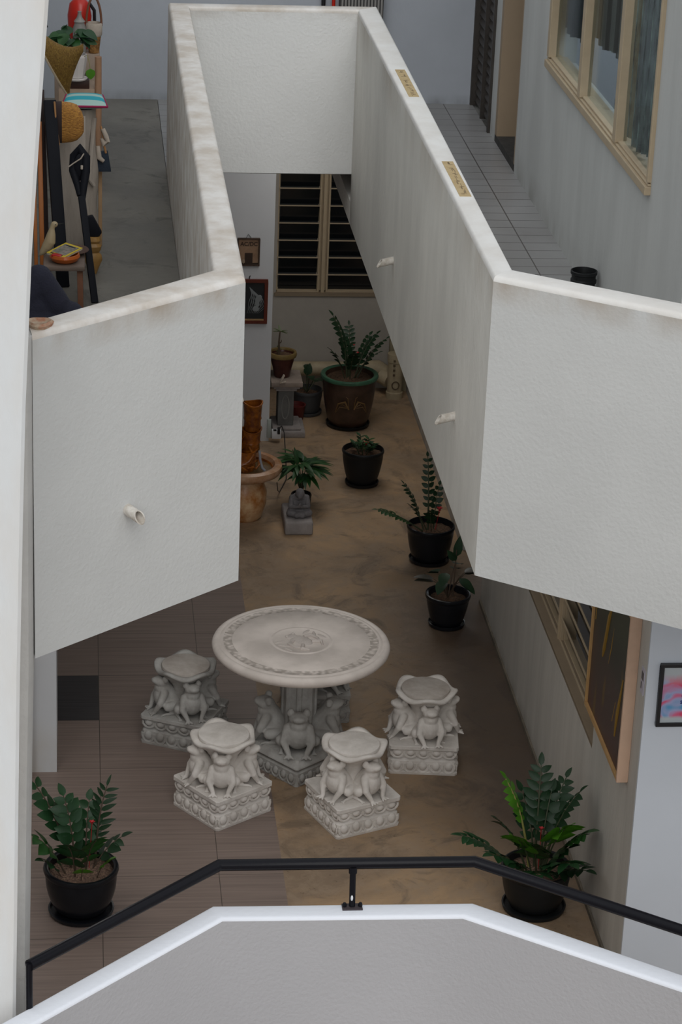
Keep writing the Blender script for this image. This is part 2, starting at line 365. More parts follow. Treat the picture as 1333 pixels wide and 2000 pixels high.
def wall_path(name, inner, outer, zb, zt, mats, r=.022):
    """parapet: plan polylines of its two faces, rounded top; material 1 on the top"""
    mb = MB(); prof = []
    th = (Vector(inner[0])-Vector(outer[0])).length
    S = [(0, zb), (0, zt-r)] + [(r/th*(1-math.cos(a)), zt-r+r*math.sin(a)) for a in (PI/6, PI/3, PI/2)]
    T = [(1-t, z) for t, z in reversed(S)]
    P = S+T; k = len(P); v = []
    for i, o in zip(inner, outer):
        for t, z in P: v.append((i[0]+(o[0]-i[0])*t, i[1]+(o[1]-i[1])*t, z))
    f = []; mi = []
    for a in range(len(inner)-1):
        # subdivide not needed
        for j in range(k):
            f.append((a*k+j, (a+1)*k+j, (a+1)*k+(j+1) % k, a*k+(j+1) % k)); mi.append(1 if 1 < j < k-2 else (2 if (j == 1 or j == k-2) else 0))
    o_ = len(mb.v); mb.v += v; mb.f += f; mb.m += [1 if x == 2 else x for x in mi]
    mb.f += [tuple(range(k-1, -1, -1)), tuple((len(inner)-1)*k+j for j in range(k))]; mb.m += [0, 0]
    return struct(name, mb, mats, smooth=True, sharp=50)
A_ = (-.17, 8.555); B_ = (.635, 9.262); C3 = (.635, 14.487); C2 = (1.608, 14.487); C1 = (1.608, 9.302); R_ = (4.0, 7.60)
Ao = (-.19, 8.70); Bo = (.512, 9.368); C3o = (.512, 14.60); C2o = (1.735, 14.60); C1o = (1.700, 9.401); Ro = (4.0, 7.78)
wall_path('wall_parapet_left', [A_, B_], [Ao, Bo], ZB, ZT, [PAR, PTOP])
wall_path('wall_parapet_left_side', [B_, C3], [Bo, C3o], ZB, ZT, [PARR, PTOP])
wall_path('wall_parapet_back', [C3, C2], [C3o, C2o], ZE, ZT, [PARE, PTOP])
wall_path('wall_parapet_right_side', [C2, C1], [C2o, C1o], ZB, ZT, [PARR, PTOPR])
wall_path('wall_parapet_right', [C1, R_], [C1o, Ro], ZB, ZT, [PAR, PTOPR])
struct('ceiling_beam_right', MB().box(1.608, 14.49, ZB, 1.70, 16.4, 2.80), PARR)
# slabs of the gallery
struct('floor_gallery_right', MB().prism([(1.70, 9.43), (1.735, 16.4), (XW, 16.4), (XW, 10.28), (4, 10.28), (4, 7.80)], 2.80, ZU), [UTILE])
struct('floor_gallery_left', MB().prism([(.51, 9.40), (.51, 16.4), (-3, 16.4), (-3, 8.72), (-.20, 8.72)], 2.80, ZU), [UCONC])
struct('floor_gallery_back', MB().box(.513, 14.605, 2.935, 1.734, 16.4, ZU).box(.513, 15.0, 2.84, 1.734, 16.4, 2.935), [UTILE])
struct('ceiling_lower_back', MB().box(-4, 16.4, 2.80, 6, 19.3, ZU), CEIL)
# upper back wall and side walls
struct('wall_upper_back', MB().box(-3, 16.40, ZU, XW+.4, 16.55, 5.75), WBACK)
struct('wall_upper_left', MB().box(-.62, 9.6, ZU, -.5, 16.4, 5.75), WUP)
ur = MB()
ur.box(XW+.10, 15.61, ZU, XW+.15, 16.4, 5.2).box(XW, 10.28, ZU, XW+.15, 11.04, 5.75).box(XW, 11.04, ZU, XW+.15, 13.74, 3.82).box(XW, 11.04, 5.2, XW+.15, 13.74, 5.75)
ur.box(XW, 13.74, ZU, XW+.15, 14.65, 5.75).box(XW, 14.65, 5.0, XW+.15, 15.42, 5.75).box(XW, 15.42, ZU, XW+.15, 15.61, 5.75).box(XW, 15.61, 5.2, XW+.15, 16.4, 5.75)
struct('wall_upper_right', ur, WUP)
# roofs round the open void and the storeys above
struct('ceiling_upper_right', MB().prism([(2.3, 9.5), (2.3, 16.6), (6, 16.6), (6, 7.2), (4.6, 7.2)], 5.75, 5.95), CEIL)
struct('ceiling_upper_left', MB().prism([(-.05, 9.5), (-.05, 16.6), (-4, 16.6), (-4, 8.7), (-.6, 8.7)], 5.75, 5.95), CEIL)
struct('ceiling_upper_back', MB().box(-.05, 15.6, 5.75, 2.3, 16.6, 5.95), CEIL)

# lower right wall with its window opening and the dark doorway
wl = MB(); T_ = .15
wl.box(XW, 10.28, 0, XW+T_, 14.83, .83).box(XW, 10.28, .83, XW+T_, 11.262, 2.1).box(XW, 13.3, .83, XW+T_, 14.83, 2.1).box(XW, 10.28, 2.1, XW+T_, 14.83, 2.8)
wl.box(XW, 14.83, 2.2, XW+T_, 15.7, 2.8).box(XW, 15.7, 0, XW+T_, 19, 2.8)
struct('wall_right', wl, WLOW)
struct('wall_front_right', MB().box(XW+.001, 10.265, 0, 6, 10.43, 2.8), WFRONT)
struct('trim_1', MB().box(XW-.012, 10.29, 0, XW, 14.83, .03), mat('cement_skirting', (.20, .17, .13), .9, .3, 20, .4, 8))
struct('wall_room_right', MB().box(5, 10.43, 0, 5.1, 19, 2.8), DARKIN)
# lower back wall with window opening
bw = MB(); YB = 19.0
bw.box(1.425, YB, 0, XW+.2, YB+.15, .80).box(1.425, YB, 2.15, XW+.2, YB+.15, 2.8).box(1.425, YB, .80, 1.545, YB+.15, 2.15).box(2.52, YB, .80, XW+.2, YB+.15, 2.15)
struct('wall_back', bw, mat('lower_back_paint', (.40, .37, .33), .85, .2, 20, .12, 3))
struct('trim_2', MB().box(2.47, 18.93, 0, XW, YB, 2.8), mat('yellowed_pilaster', (.33, .28, .18), .85, .2, 20, .2, 4))
struct('wall_picture', MB().box(-3, 17.8, 0, 1.425, YB, 2.8), WPIC)
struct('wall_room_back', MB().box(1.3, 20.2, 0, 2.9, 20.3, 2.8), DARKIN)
# left wall stub under the gallery
struct('wall_left', MB().box(-3, 12.585, 0, -.135, 13.15, 2.8), WPIC)
struct('wall_far_left', MB().box(-4.1, 3, 0, -4, 19, 5.75), WLOW)

# tall column on the left, its edge worn and out of plumb
cf = [(0, -.285), (.95, -.258), (1.262, -.25), (1.737, -.239), (2.82, -.216), (3.452, -.198), (3.83, -.186), (4.374, -.16), (4.8, -.13), (5.226, -.098), (5.75, -.09)]
v = []; mb = MB()
for z, x in cf: v += [(-1.0, 8.1, z), (x-.012, 8.1, z), (x, 8.112, z), (x-.02, 8.5, z), (-1.0, 8.5, z)]
k = 5
f = [tuple(range(k-1, -1, -1)), tuple((len(cf)-1)*k+j for j in range(k))]
for i in range(len(cf)-1):
    for j in range(k): f.append((i*k+j, i*k+(j+1) % k, (i+1)*k+(j+1) % k, (i+1)*k+j))
mb.add(v, f); struct('wall_column_left', mb, COLW, smooth=True, sharp=30)
cb = [(0, -.235), (.95, -.213), (1.322, -.205), (2.205, -.187), (2.661, -.176), (3.94, -.170)]
v = []; mb = MB()
for z, x in cb: v += [(-.9, 8.51, z), (x-.018, 8.51, z), (x, 8.56, z), (x, 8.70, z), (-.9, 8.70, z)]
f = [tuple(range(k-1, -1, -1)), tuple((len(cb)-1)*k+j for j in range(k))]
for i in range(len(cb)-1):
    for j in range(k): f.append((i*k+j, i*k+(j+1) % k, (i+1)*k+(j+1) % k, (i+1)*k+j))
mb.add(v, f); struct('wall_pier_left', mb, COLS, smooth=True, sharp=30)

# near parapet of the lower flight
No = [(-.9, 7.32), (-.188, 7.998), (.523, 8.686), (1.579, 8.673), (2.317, 8.121), (4.0, 6.86)]
Ni = [(-.86, 7.22), (-.158, 7.897), (.559, 8.588), (1.523, 8.574), (2.298, 8.015), (4.0, 6.745)]
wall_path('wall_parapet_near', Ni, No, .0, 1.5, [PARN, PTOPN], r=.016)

# ================================================================== LOUVRE WINDOWS
def louvre_window(name, width, z0, z1, mull, bars, depth=.05, parent_rot=0, loc=(0, 0, 0)):
    """in local axes: x along the opening, z up, y = into the wall (0 = outer face)"""
    w_ = thing(name, '', '', loc, parent_rot)
    del w_['label']; del w_['category']; w_['kind'] = 'structure'
    fr = MB(); fr.box(0, .02, z0, width, .1, z0+.012).box(0, .02, z1-.03, width, .1, z1).box(0, .02, z0, .014, .1, z1).box(width-.014, .02, z0, width, .1, z1)
    part('window_frame', fr, CREAM, w_, smooth=False, bevel=.002, seg=1)
    for a, b in mull:
        mb = MB(); mb.box(a, .02, z0, b, .09, z1).box(a+.004, .0, z0, a+.018, .02, z1).box((a+b)/2-.014, -.012, z0, (a+b)/2+.014, .02, z1).box(b-.018, .0, z0, b-.004, .02, z1)
        part('mullion', mb, CREAM, w_, smooth=False, bevel=.002, seg=1)
    edges = [0.02]+[x for ab in mull for x in ab]+[width-.02]
    for i in range(0, len(edges), 2):
        a, b = edges[i], edges[i+1]
        gl = MB(); br = MB()
        for z in bars:
            gl.bar((a, .025, z+.004), (b, .025, z+.004), .005, (bars[1]-bars[0])*1.06, 0, up=(0, -.35, 1))
            br.bar((a-.012, .0, z-(bars[1]-bars[0])*.5), (b+.012, .0, z-(bars[1]-bars[0])*.5), .009, .009)
        part('louvre_glass', gl, LGL, w_, smooth=False)
        part('louvre_rail', br, CREAMR, w_, smooth=False)
    return w_
LGL = mat('dark_louvre_glass', (.008, .010, .012), .18, 0, 1, spec=.6)
wb = louvre_window('window_1', .975, .80, 2.15, [(.325, .415)], [.875+.1405*i for i in range(9)], loc=(1.545, YB+.015, 0))
struct('window_sill', MB().box(-.012, -.03, .775, .975, .1, .802), CREAMD, wb)
# louvre window in the right wall: x local runs towards +Y -> rotate 90deg, y local = +x? use -90 and mirrored
wr = louvre_window('window_2', 2.04, .83, 2.1, [(.735, .80), (1.57, 1.635)], [.905+.137*i for i in range(9)], parent_rot=-PI/2, loc=(XW+.055, 13.302, 0))
# reflect depth: local y points to +x after -90 rotation
struct('window_sill', MB().box(0, -.055, .815, 2.04, .06, .835), CREAMD, wr)

# ================================================================== UPPER WINDOW (fixed panes)
uw = thing('window_3', '', '', (XW, 11.04, 3.82)); del uw['label']; del uw['category']; uw['kind'] = 'structure'
L = 2.70; fr = MB()
fr.box(-.03, 0, -.02, .10, L, .022).box(-.016, 0, .022, .10, L, .034).box(-.004, 0, .034, .06, L, .046).box(-.03, 0, 1.34, .06, L, 1.38).box(-.02, 0, .04, .04, .03, 1.34).box(-.02, L-.06, .04, .04, L, 1.34)
part('window_frame', fr, CREAM, uw, smooth=False, bevel=.004, seg=2)
for y in (.76, 1.70): part('mullion', MB().box(-.02, y, .035, .04, y+.07, 1.34), CREAM, uw, smooth=False, bevel=.004, seg=2)
GM = bpy.data.materials.new('window_glass'); GM.use_nodes = True; n = GM.node_tree.nodes; l = GM.node_tree.links
for x in list(n): n.remove(x)
o_ = n.new('ShaderNodeOutputMaterial'); tr = n.new('ShaderNodeBsdfTransparent'); gl = n.new('ShaderNodeBsdfGlossy'); gl.inputs['Roughness'].default_value = .03
tr.inputs[0].default_value = (.80, .85, .85, 1); mx = n.new('ShaderNodeMixShader'); fz = n.new('ShaderNodeFresnel'); fz.inputs[0].default_value = 1.45
fm = n.new('ShaderNodeMath'); fm.operation = 'MULTIPLY'; fm.inputs[1].default_value = .5; l.new(fz.outputs[0], fm.inputs[0]); l.new(fm.outputs[0], mx.inputs[0]); l.new(tr.outputs[0], mx.inputs[1]); l.new(gl.outputs[0], mx.inputs[2]); l.new(mx.outputs[0], o_.inputs[0])
for a, b in ((.05, .76), (.835, 1.70), (1.775, 2.64)): part('pane', MB().box(.022, a, .04, .027, b, 1.34), GM, uw, smooth=False)
# room behind it
IW = mat('interior_wall', (.62, .64, .70), .9)
struct('wall_upper_room', MB().box(4.6, 10.3, ZU, 4.7, 16.4, 5.75).box(XW+.16, 14.45, ZU, 4.6, 14.55, 5.75).box(XW+.16, 10.3, ZU, 4.6, 10.4, 5.75), IW)
struct('floor_upper_room', MB().box(XW+.15, 10.28, 2.80, 4.7, 16.4, ZU), mat('interior_floor', (.10, .09, .09), .6))
# ================================================================== UPPER DOORS
sh = thing('door_1', '', '', (XW+.012, 15.61, ZU)); del sh['label']; del sh['category']; sh['kind'] = 'structure'
SHM = mat('dark_shutter_steel', (.05, .042, .036), .5, .1, 20, .3, 9)
mb = MB()
for i in range(38):
    z = .03+i*.058; mb.add([(0, 0, z), (0, .79, z), (.03, 0, z+.05), (.03, .79, z+.05), (0, 0, z+.012), (0, .79, z+.012)], [(0, 1, 5, 4), (4, 5, 3, 2)])
mb.box(.03, 0, 0, .035, .79, 2.25)
part('shutter_slats', mb, SHM, sh, smooth=False)
part('shutter_frame', MB().box(-.03, -.0, 0, .06, .035, 2.25).box(-.03, .76, 0, .06, .79, 2.25).box(-.02, .385, 0, .02, .40, 2.25), SHM, sh, smooth=False)
dr = thing('door_2', '', '', (XW, 14.65, ZU)); del dr['label']; del dr['category']; dr['kind'] = 'structure'
part('door_frame', MB().box(.0, .70, .04, .12, .77, 2.05).box(0, 0, 2.0, .12, .77, 2.05).box(.0, .0, .04, .12, .03, 2.0), PEACH, dr, smooth=False)
part('door_leaf', MB().box(.13, .05, .05, .17, .70, 2.0), mat('dark_door_wood', (.035, .026, .02), .7, .2, 20, .5, 6), dr, smooth=False)
part('threshold', MB().box(-.0, 0, 0, .2, .77, .045), mat('stained_threshold', (.05, .046, .042), .8, .3, 20, .4, 9), dr, smooth=False)

# ================================================================== STONE TABLE AND STOOLS
def base_mb(s, h, tiers=2, eggs=5):
    """square carved plinth: stepped profile with rows of raised oval lobes on each side"""
    mb = MB()
    def ring(prof):
        k = len(prof); v = []; f = []
        cor = 4
        for r, z in prof:
            q = s/2*r; c = .012
            v += [(q-c, -q, z), (q, -q+c, z), (q, q-c, z), (q-c, q, z), (-q+c, q, z), (-q, q-c, z), (-q, -q+c, z), (-q+c, -q, z)]
        for j in range(k-1):
            for i in range(8): f.append((j*8+i, j*8+(i+1) % 8, (j+1)*8+(i+1) % 8, (j+1)*8+i))
        f.append(tuple(range(7, -1, -1))); f.append(tuple((k-1)*8+i for i in range(8)))
        mb.add(v, f)
    if tiers == 2:
        ring([(.985, 0), (.995, .006), (.995, .016), (.955, .022), (.955, .082), (.91, .092), (.87, .100), (.87, .106), (.92, .112), (.925, .148), (.99, .156), (1.0, .158), (1.0, h-.002), (.99, h)])
        rows = ((.052, .040, .955), (.131, .027, .925))
    else:
        ring([(.99, 0), (.98, .012), (.98, .078), (.95, .085), (.93, .092), (.985, .10), (1, .108), (.985, .118), (.93, .128), (.90, .14), (.89, h)])
        rows = ((.044, .036, .985),)
    for zc, rz, rr in rows:
        q = s/2*rr
        for side in range(4):
            R = Matrix.Rotation(side*PI/2, 4, 'Z')
            for i in range(eggs):
                x = (i-(eggs-1)/2)*s*.93/eggs
                t = MB(); t.ell((x, -q+.002, zc+rz*.05), (s*.31/eggs, .017, rz*.72), None, 12, 8)
                pts = [(x+s*.44/eggs*math.cos(a), -q-.002, zc+rz*1.02*math.sin(a)) for a in [PI*(1+.0)-.35+(PI+.7)*j/10 for j in range(11)]]
                t.tube(pts, .0065, 6); t.xf(R); mb.add(t.v, t.f)
    return mb
def frog_mb():
    """upright sitting frog looking along +x, about 0.2 m tall, feet at z = 0"""
    m_ = MB()
    m_.cap((-.035, 0, .058), (.020, 0, .140), .058, .044, 16)
    m_.ell((.014, 0, .080), (.054, .060, .066), (0, .25, 0))
    m_.ell((.026, 0, .170), (.044, .044, .030), (0, -.30, 0)); m_.ell((.054, 0, .177), (.028, .030, .018), (0, -.30, 0))
    for s_ in (-1, 1):
        m_.ell((.014, s_*.034, .196), (.017, .014, .017)); m_.ell((.012, s_*.044, .190), (.014, .009, .014))
        m_.cap((.020, s_*.044, .120), (.050, s_*.062, .066), .024, .018); m_.cap((.050, s_*.062, .066), (.072, s_*.038, .016), .017, .012)
        for a in (-.5, 0, .5): m_.cap((.070, s_*.038, .010), (.098, s_*.038+a*.04, .006), .008, .006, 8)
        m_.cap((-.055, s_*.046, .042), (.008, s_*.074, .052), .034, .025); m_.cap((.005, s_*.066, .046), (-.040, s_*.072, .014), .017, .012)
        m_.cap((-.040, s_*.072, .010), (.022, s_*.070, .007), .010, .008)
        for a in (-.4, .1, .6): m_.cap((.022, s_*.070, .007), (.045, s_*(.070+a*.02), .004), .006, .004, 8)
    return m_
FROG = voxel(frog_mb(), 'frog', STONE, .0042, 3)
FROGD = voxel(frog_mb(), 'frog_grey', STONED, .0042, 3)

def make_stool(loc, rz, frogdirs, label, mats, twist=0.):
    st, seatm, fm = mats
    t = thing('stone_frog_stool', label, 'stool', loc, rz, 'carved frog stools round the stone table')
    part('base', base_mb(.395, .18, 2, 5), st, t, sharp=35)
    s_ = MB()
    s_.lathe([(.10, .18), (.088, .20), (.072, .25), (.070, .30), (.082, .345), (.110, .385), (.140, .412), (.150, .425)], n=36, rf=lambda r, z, a: (r*(1+.05*math.cos(6*a)), 0))
    part('stem', s_, st, t)
    def wav(r, z, a):
        k_ = max(0, (r-.11)/.07); return r*(1+.045*k_*math.cos(5*a+twist)), .016*k_*math.cos(5*a+twist+.6)
    rim = MB(); rim.lathe([(.09, .400), (.135, .412), (.168, .428), (.178, .440), (.174, .450), (.155, .452), (.140, .446), (.138, .438)], n=60, rf=wav)
    part('lily_pad_rim', rim, st, t, sharp=70)
    d = MB(); d.lathe([(0, .430), (.137, .430), (.141, .448), (.138, .457), (.128, .461), (0, .461)], n=44)
    part('seat', d, seatm, t)
    for a in frogdirs:
        fo = link('frog', fm, t); fo.location = (.118*math.cos(a-rz), .118*math.sin(a-rz), .178); fo.rotation_euler = (0, 0, a-rz); fo.scale = (1.06, 1.06, 1.10)
    return t
R = math.radians
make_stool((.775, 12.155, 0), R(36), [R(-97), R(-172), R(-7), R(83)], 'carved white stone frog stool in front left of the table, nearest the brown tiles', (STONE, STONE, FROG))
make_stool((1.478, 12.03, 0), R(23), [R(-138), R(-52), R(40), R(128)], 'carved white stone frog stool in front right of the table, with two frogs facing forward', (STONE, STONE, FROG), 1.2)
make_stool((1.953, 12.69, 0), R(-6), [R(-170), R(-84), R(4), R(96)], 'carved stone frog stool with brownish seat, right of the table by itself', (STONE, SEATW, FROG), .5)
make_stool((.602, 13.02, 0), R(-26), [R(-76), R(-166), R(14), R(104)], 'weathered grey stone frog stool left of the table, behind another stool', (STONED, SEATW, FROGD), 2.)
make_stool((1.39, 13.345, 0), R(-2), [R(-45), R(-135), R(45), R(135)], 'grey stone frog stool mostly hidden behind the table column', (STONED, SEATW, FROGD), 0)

def carved_top():
    M, n, l, b, t = new_nodes('carved_table_stone', .75)
    sp = n.new('ShaderNodeVectorMath'); sp.operation = 'LENGTH'; xy = n.new('ShaderNodeVectorMath'); xy.operation = 'MULTIPLY'; xy.inputs[1].default_value = (1, 1, 0)
    l.new(t.outputs['Object'], xy.inputs[0]); l.new(xy.outputs[0], sp.inputs[0])
    def band(lo, hi):
        a = n.new('ShaderNodeMath'); a.operation = 'GREATER_THAN'; a.inputs[1].default_value = lo; l.new(sp.outputs['Value'], a.inputs[0])
        c = n.new('ShaderNodeMath'); c.operation = 'LESS_THAN'; c.inputs[1].default_value = hi; l.new(sp.outputs['Value'], c.inputs[0])
        m_ = n.new('ShaderNodeMath'); m_.operation = 'MULTIPLY'; l.new(a.outputs[0], m_.inputs[0]); l.new(c.outputs[0], m_.inputs[1]); return m_.outputs[0]
    vo = n.new('ShaderNodeTexVoronoi'); vo.feature = 'SMOOTH_F1'; vo.inputs['Scale'].default_value = 42; l.new(t.outputs['Object'], vo.inputs['Vector'])
    nz = n.new('ShaderNodeTexNoise'); nz.inputs['Scale'].default_value = 7; nz.inputs['Detail'].default_value = 7; l.new(t.outputs['Object'], nz.inputs['Vector'])
    r = n.new('ShaderNodeValToRGB'); r.color_ramp.elements[0].position = .35; r.color_ramp.elements[1].position = .65
    r.color_ramp.elements[0].color = (.60, .54, .495, 1); r.color_ramp.elements[1].color = (.74, .67, .62, 1); l.new(nz.outputs[0], r.inputs[0])
    rv = n.new('ShaderNodeValToRGB'); rv.color_ramp.elements[0].position = .25; rv.color_ramp.elements[1].position = .6; l.new(vo.outputs['Distance'], rv.inputs[0])
    mm = n.new('ShaderNodeMath'); mm.operation = 'MULTIPLY'; l.new(rv.outputs[0], mm.inputs[0]); l.new(band(.388, .437), mm.inputs[1])
    ms = n.new('ShaderNodeMath'); ms.operation = 'MULTIPLY'; ms.inputs[1].default_value = .6; l.new(mm.outputs[0], ms.inputs[0])
    mi = n.new('ShaderNodeMixRGB'); l.new(ms.outputs[0], mi.inputs[0]); l.new(r.outputs[0], mi.inputs[1]); mi.inputs[2].default_value = (.26, .225, .19, 1)
    l.new(mi.outputs[0], b.inputs['Base Color'])
    bp = n.new('ShaderNodeBump'); bp.inputs['Strength'].default_value = .8; bp.inputs['Distance'].default_value = .004; bp.invert = True
    l.new(mm.outputs[0], bp.inputs['Height']); l.new(bp.outputs[0], b.inputs['Normal'])
    return M
TB = thing('stone_table', 'large round carved white stone pedestal table with frogs on its base', 'table', (1.232, 12.69, 0), R(39.7))
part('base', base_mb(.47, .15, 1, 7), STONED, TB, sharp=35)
cm = MB()
def flut(r, z, a):
    k_ = math.cos(PI/8)/math.cos((a % (PI/4))-PI/8); g = .93 if abs((a % (PI/4))-PI/8) < .22 else 1
    return r*k_*g, 0
cm.lathe([(.115, .14), (.118, .165), (.105, .175), (.103, .20), (.103, .64), (.112, .66), (.12, .69)], n=96, rf=flut)
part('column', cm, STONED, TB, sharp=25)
tt = MB(); tt.lathe([(0, .682), (.42, .682), (.455, .688), (.482, .700), (.498, .718), (.502, .735), (.495, .750), (.482, .757), (.470, .7585), (.464, .755), (.459, .7545), (.452, .7595), (.442, .7600), (.438, .7575), (.386, .7575), (.382, .7605), (.185, .7605), (.181, .758), (.172, .758), (.168, .7605), (.160, .7605), (.157, .757), (0, .757)], n=128)
part('tabletop', tt, carved_top(), TB, sharp=60)
# medallion relief: frog on leaves
md = MB(); Z0 = .757
md.ell((0, .0, Z0), (.055, .075, .010)); md.ell((-.005, .068, Z0), (.036, .032, .010)); md.ell((-.028, .085, Z0+.004), (.011, .011, .008)); md.ell((.02, .088, Z0+.004), (.011, .011, .008))
for s_ in (-1, 1):
    md.tube([(s_*.04, .02, Z0+.003), (s_*.085, .01, Z0+.003), (s_*.09, -.04, Z0+.003), (s_*.07, -.07, Z0+.002)], [.012, .010, .008, .006], 8)
    md.tube([(s_*.035, -.05, Z0+.003), (s_*.075, -.085, Z0+.003), (s_*.05, -.12, Z0+.002)], [.012, .010, .005], 8)
    for a in (.2, .9, 1.6): md.ell((s_*(.10+.02*a), .08-.07*a, Z0), (.034, .010, .005), (0, 0, a*s_))
part('relief', md, mat('relief_stone', (.60, .54, .50), .8, .3, 90, .15, 9), TB)
for a in (-95, 175, -5, 85):
    fo = link('frog', FROGD, TB); aa = R(a)-R(39.7); fo.location = (.155*math.cos(aa), .155*math.sin(aa), .146); fo.rotation_euler = (0, 0, aa); fo.scale = (1.25, 1.3, 1.28)

# ================================================================== PLANTS
def leaf(mb, base, d, up, L_, W_, mi=0, fold=.25, droop=.15, seg=5, tipw=.5):
    d = Vector(d).normalized(); up = Vector(up); s_ = d.cross(up)
    if s_.length < 1e-3: s_ = d.orthogonal()
    s_.normalize(); u = s_.cross(d).normalized(); base = Vector(base)
    v = []; f = []
    for i in range(seg+1):
        t = i/seg; w_ = W_/2*math.sin(PI*min(1, t**.75))**.75 if 0 < t < 1 else 0.0006
        p = base+d*L_*t-u*L_*droop*t*t
        v += [p-s_*w_+u*w_*fold, p, p+s_*w_+u*w_*fold]
    for i in range(seg): f += [(i*3, i*3+1, i*3+4, i*3+3), (i*3+1, i*3+2, i*3+5, i*3+4)]
    mb.add(v, f, mi)
def frond(parent, base, az, lean, length, pairs, lw, ll, mats=(STEM, LEAF), start=.25, seed=0, curve=.6, yaw_roll=0):
    """one upright stem of a ZZ plant with opposite leaflets; stem mesh with the leaves as its child"""
    rd = random.Random(seed); st = MB(); lv = MB(); pts = []; p = Vector(base); n_ = 14
    h = Vector((math.cos(az), math.sin(az), 0)); side = Vector((-math.sin(az), math.cos(az), 0))
    if yaw_roll: side = Quaternion(h, yaw_roll)@side
    for i in range(n_+1):
        t = i/n_; a = lean+curve*t*t; pts.append(p.copy()); p = p+(h*math.sin(a)+Vector((0, 0, 1))*math.cos(a))*length/n_
    st.tube(pts, [.0055*(1-.75*i/n_)*(length/.4)+.0012 for i in range(n_+1)], 6)
    so = part('stem', st, mats[0], parent)
    for k_ in range(pairs):
        t = start+(1-start)*(k_+.3)/pairs; i = min(n_-1, int(t*n_)); q = pts[i].lerp(pts[i+1], t*n_-i); d = (pts[i+1]-pts[i]).normalized(); nrm = d.cross(side).normalized()
        sc_ = (.75+.5*math.sin(PI*(.15+.75*k_/max(1, pairs-1))))*rd.uniform(.9, 1.1)
        for s_ in (-1, 1):
            dd = side*s_*1.0+d*rd.uniform(.45, .75)+nrm*rd.uniform(-.1, .25)*(-1)
            leaf(lv, q, dd, -nrm if nrm.z < 0 else nrm, ll*sc_, lw*sc_, droop=rd.uniform(.05, .25))
    leaf(lv, pts[-1], (pts[-1]-pts[-2]), h*-.3+Vector((0, 0, 1)), ll*.9, lw*.8)
    part('leaves', lv, mats[1], so, smooth=True, sharp=80)
    return so
def flower(parent, p, r=.018, stalk=None):
    mb = MB()
    for k_ in range(6): leaf(mb, p, (math.cos(k_*1.05), math.sin(k_*1.05), .8+.3*(k_ % 2)), (0, 0, 1), r, r*.8, fold=.3)
    mb.ell(p, (r*.3,)*3, None, 8, 6)
    if stalk: mb.tube([stalk, p], .002, 5)
    part('red_flower', mb, RED, parent)
def pot_parts(t, r_top, h, mat_, soil=SOIL, saucer=True, belly=1.0, r_bot=None, rimw=.018, rimm=None, sr=1.1, saucer_mat=None):
    rb = r_bot or r_top*.66; z0 = .018 if saucer else 0
    if saucer:
        s_ = MB(); s_.lathe([(0, 0), (rb*sr, 0), (rb*sr*1.12, .006), (rb*sr*1.16, .026), (rb*sr*1.10, .028), (rb*sr*1.05, .012), (0, .012)], n=40); part('saucer', s_, saucer_mat or mat_, t)
    P = [(0, z0), (rb*.92, z0), (rb, z0+.008)]
    for i in range(1, 9):
        u = i/9; P.append((rb+(r_top-rimw*.4-rb)*u**.7+math.sin(PI*u)*(belly-1)*r_top, z0+.008+(h-.045-z0)*u))
    P += [(r_top-rimw*.55, h-.034), (r_top-.004, h-.028), (r_top, h-.014), (r_top-.004, h-.002), (r_top-.012, h), (r_top-rimw, h-.006), (r_top-rimw-.004, h-.05), (r_top-rimw-.01, h-.075)]
    b_ = MB(); b_.lathe(P, n=48); part('pot', b_, mat_, t)
    if rimm:
        q_ = MB(); q_.lathe([(r_top-rimw, h-.006), (r_top-.012, h+.002), (r_top-.002, h), (r_top+.003, h-.014), (r_top-.002, h-.028), (r_top-rimw*.5, h-.03), (r_top-rimw, h-.006)], n=48); part('rim', q_, rimm, t)
    d_ = MB(); rr = r_top-rimw-.002
    v = [(0, 0, h-.034)]; rd = random.Random(int(h*1000)); fs = []; n_ = 28
    for j, k_ in enumerate((.35, .7, 1.)):
        for i in range(n_): v.append((rr*k_*math.cos(2*PI*i/n_), rr*k_*math.sin(2*PI*i/n_), h-.036+rd.uniform(-.005, .005)-(.006 if j == 2 else 0)))
    for i in range(n_):
        fs.append((0, 1+i, 1+(i+1) % n_))
        for j in (0, 1): fs.append((1+j*n_+i, 1+(j+1)*n_+i, 1+(j+1)*n_+(i+1) % n_, 1+j*n_+(i+1) % n_))
    d_.add(v, fs); part('soil', d_, soil, t)
GP = None
# left foreground ZZ plant
t = thing('potted_zz_plant', 'zz plant in a round black pot at the lower left, on the brown tiles', 'potted plant', (.0, 11.10, 0))
pot_parts(t, .192, .27, BLACKG, PEB, True, 1.06, .125, .026, None, 1.16)
F = [  # base xy, azimuth deg, lean, length, pairs, leaf w, leaf l, mats
 ((-.05, .04), 150, .30, .50, 7, .036, .062, LEAF, .30), ((.07, .06), 60, .12, .42, 9, .016, .055, LEAFD, .35), ((-.03, 0), 120, .12, .40, 7, .040, .062, LEAF, .25),
 ((-.08, -.02), 195, .42, .30, 5, .046, .070, LEAFM, .25), ((.02, -.02), 300, .25, .27, 5, .040, .060, LEAFM, .25), ((.06, .03), 10, .55, .22, 4, .036, .055, LEAFD, .3),
 ((-.1, -.05), 215, .5, .16, 2, .042, .055, LEAF, .4), ((.02, .05), 80, .2, .34, 6, .038, .056, LEAF, .25), ((.08, -.07), 330, .3, .13, 2, .034, .055, LEAFL, .4), ((0, -.09), 280, .3, .10, 1, .034, .050, LEAFL, .4), ((-.03, -.05), 250, .22, .24, 4, .042, .062, LEAF, .25)]
